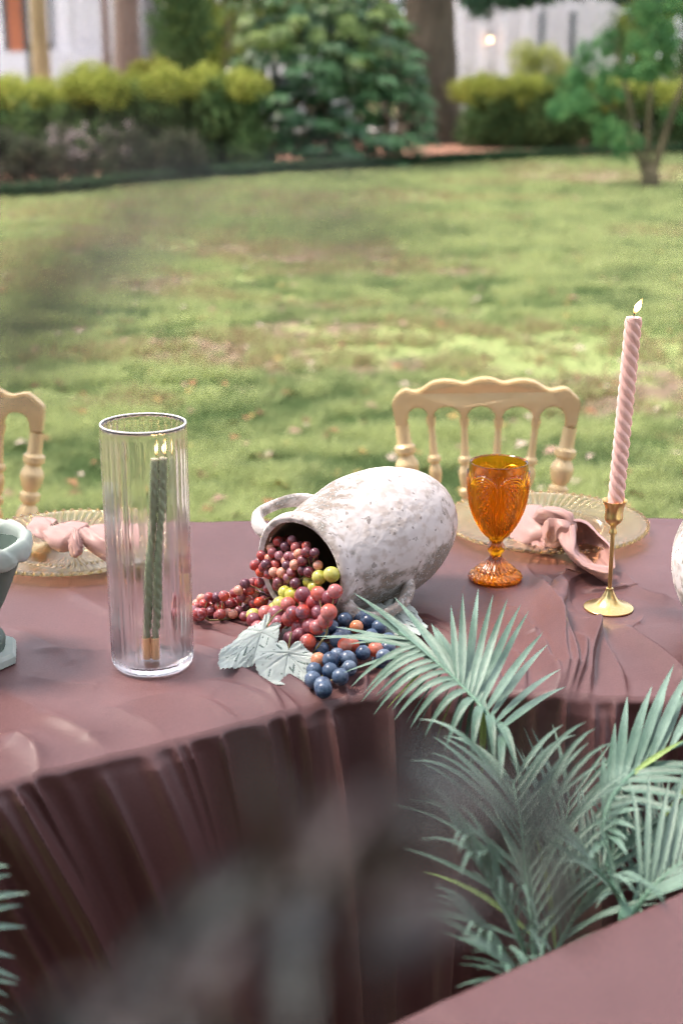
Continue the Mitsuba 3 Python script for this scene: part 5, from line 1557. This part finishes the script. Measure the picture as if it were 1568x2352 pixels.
    for t, u, v, y, w in ((.36, 1383, 1738, 1.30, .0125), (.40, 1412, 1660, 1.34, .012), (.43, 1412, 1690, 1.33, .014), (.47, 1440, 1600, 1.37, .0135), (.50, 1497, 1575, 1.38, .014), (.54, 1470, 1640, 1.36, .0145), (.57, 1547, 1527, 1.41, .014), (.61, 1530, 1580, 1.39, .014), (.65, 1590, 1530, 1.40, .014), (.69, 1575, 1590, 1.38, .0135), (.74, 1640, 1560, 1.38, .013), (.80, 1690, 1580, 1.37, .013), (.45, 1425, 1720, 1.31, .012), (.52, 1480, 1690, 1.33, .012)):
        pairs.append((t, aty(u, v, y), w, .05, False))
    for t, u, v, y, w in ((.37, 1478, 1860, 1.18, .0125), (.40, 1500, 1835, 1.20, .0125), (.44, 1588, 1880, 1.18, .014), (.48, 1600, 1840, 1.19, .0145), (.52, 1600, 1800, 1.20, .0145), (.56, 1620, 1780, 1.22, .014), (.60, 1640, 1765, 1.23, .013), (.35, 1460, 1905, 1.16, .012), (.32, 1440, 1930, 1.15, .011)):
        pairs.append((t, aty(u, v, y), w, .04, False))
    pairs += [(.55, aty(1570, 1700, 1.27), .009, .03, True), (.58, aty(1555, 1712, 1.25), .008, .03, True), (.33, aty(1385, 1990, 1.15), .012, .1, False), (.30, aty(1440, 1965, 1.13), .012, .08, False), (.28, aty(1350, 1985, 1.14), .011, .1, False)]
    B.frond(rp, .0034, pairs)
    B.auto([b, aty(1470, 2020, 1.20), aty(1500, 1920, 1.26), aty(1530, 1830, 1.31)], .003, 12, .12, .010, .6, 12, .25, .2, .03)
    B.auto([b, aty(1480, 2060, 1.12), aty(1540, 2000, 1.13), aty(1610, 1950, 1.15)], .003, 12, .11, .010, .75, 13, .2, .1, .1)
    B.auto([b, aty(1430, 2080, 1.14), aty(1400, 2030, 1.12), aty(1360, 1990, 1.10)], .0028, 10, .09, .009, .8, 14, .25, .1, .1)
    obj('stem', tube(smooth_path([b + [0, .01, -.4], b + [0, 0, -.15], b + [0, 0, .01]], 8), np.linspace(.02, .012, 8), 10), 'palm_stem_mat', B.k)
    obj('pot', move(pot, (b[0], b[1] + .01, 0)), 'iron_mat', B.k)

    Cc = Palm('palm whose frond tips only show at the lower left edge')
    b = aty(-260, 2400, 0.95)
    rp = [b, aty(-190, 2300, 0.95), aty(-120, 2200, 0.96), aty(-90, 2100, 0.98), aty(-80, 1980, 1.0)]
    pairs = []
    for t, u, v in ((.40, 30, 2330), (.46, 42, 2262), (.55, 46, 2250), (.6, 36, 2200), (.68, 60, 2130), (.74, 50, 2080), (.80, 66, 2052), (.88, 25, 2010), (.95, 20, 1990), (.5, 20, 2290), (.35, 18, 2350)):
        pairs.append((t, aty(u, v, 0.98), .0105, .03, False))
    for t, u, v in ((.5, -250, 2230), (.6, -240, 2130), (.7, -230, 2050), (.8, -210, 1990), (.9, -180, 1930)):
        pairs.append((t, aty(u, v, 0.98), .0105, .03, False))
    Cc.frond(rp, .003, pairs)
    obj('stem', tube(smooth_path([[b[0], b[1], 0.0], b + [0, 0, -.2], b], 8), np.linspace(.02, .012, 8), 10), 'palm_stem_mat', Cc.k)


palms()


# ================================================================== out of focus sprigs right before the lens, from a tall arrangement on the near table
def sprigs():
    rng = np.random.default_rng(99)
    root = np.array([0.02, 0.235, TZ + 0.002])
    pal = np.array([(0.020, 0.032, 0.034), (0.035, 0.050, 0.054), (0.06, 0.074, 0.086), (0.022, 0.020, 0.022), (0.075, 0.078, 0.082), (0.06, 0.05, 0.055)])

    def sprig(label, path, leaves):
        k = thing('foliage_sprig', label, 'sprig')
        p = smooth_path(path, 40)
        obj('stem', tube(p, np.linspace(.0018, .0007, 40), 6), 'sprig_stem_mat', k)
        for c, L, w, ci in leaves:
            c = np.array(c)
            j = np.argmin(np.linalg.norm(p - c, axis=1))
            d = unit(c - p[j] + rng.normal(0, .004, 3))
            n = unit(rng.normal(0, .45, 3) + np.array([0, -.8, .6]))
            m, q = leaf_quads(c[None], d[None], n[None], [L], [w], .2)
            mm = leaflet(c - d * L * .5, c + d * L * .5, w, .05, n, 9)
            obj('leaf', mm, 'sprig_leaf_mat', k, color=np.tile(pal[ci] * rng.uniform(.8, 1.2), (len(mm.vertices), 1)))

    def along(pts, y, n, sp, L, w):
        out = []
        P = smooth_path(np.array([[u, v, 0] for u, v in pts], float), 60)
        for i in range(n):
            u, v, _ = P[rng.integers(0, 60)]
            out.append((aty(u + rng.normal(0, sp), v + rng.normal(0, sp), y + rng.normal(0, .012)), L * rng.uniform(.7, 1.2), w * rng.uniform(.7, 1.2), rng.integers(0, 6)))
        return out

    y = 0.20
    a = [(640, 1760), (800, 1830), (950, 1850), (1100, 1810), (1250, 1880)]
    sprig('dark blurred foliage sprig close to the lens, upper one of the lower middle', [root, root + [.0, -.01, .3], aty(700, 2500, y), aty(620, 2150, y), aty(740, 1880, y), aty(1000, 1820, y), aty(1260, 1860, y)], along(a, y, 12, 55, .026, .0050) + along([(1050, 1900), (1250, 2020), (1400, 2080)], y, 9, 50, .022, .005))
    a = [(470, 2170), (620, 2060), (800, 1990), (960, 1990), (1080, 2030)]
    sprig('dark blurred foliage sprig close to the lens, middle one of the lower middle', [root + [.01, 0, 0], root + [.0, -.01, .3], aty(900, 2600, y), aty(860, 2300, y), aty(700, 2100, y), aty(500, 2120, y)], along(a, y, 16, 55, .028, .0056))
    a = [(60, 2360), (250, 2330), (420, 2290), (560, 2240), (640, 2260)]
    sprig('dark blurred foliage sprig close to the lens along the bottom edge', [root + [-.01, 0, 0], root + [-.01, -.01, .3], aty(700, 2700, y), aty(600, 2420, y), aty(420, 2280, y), aty(180, 2330, y)], along(a, y, 14, 45, .030, .0058))
    y2 = 0.155
    a = [(60, 760), (200, 640), (320, 540), (390, 430), (300, 300), (120, 330)]
    sprig('faint blurred sprig close to the lens at the upper left', [root + [-.02, 0, 0], root + [-.08, -.02, .35], aty(-420, 1500, y2), aty(-200, 1000, y2), aty(60, 720, y2), aty(330, 560, y2), aty(390, 420, y2), aty(300, 280, y2), aty(60, 330, y2)], along(a, y2, 18, 85, .018, .0025) + along([(-40, 830), (120, 760)], y2, 4, 30, .018, .004) + along([(420, 500), (620, 550), (880, 570)], y2, 9, 45, .016, .0024))


sprigs()
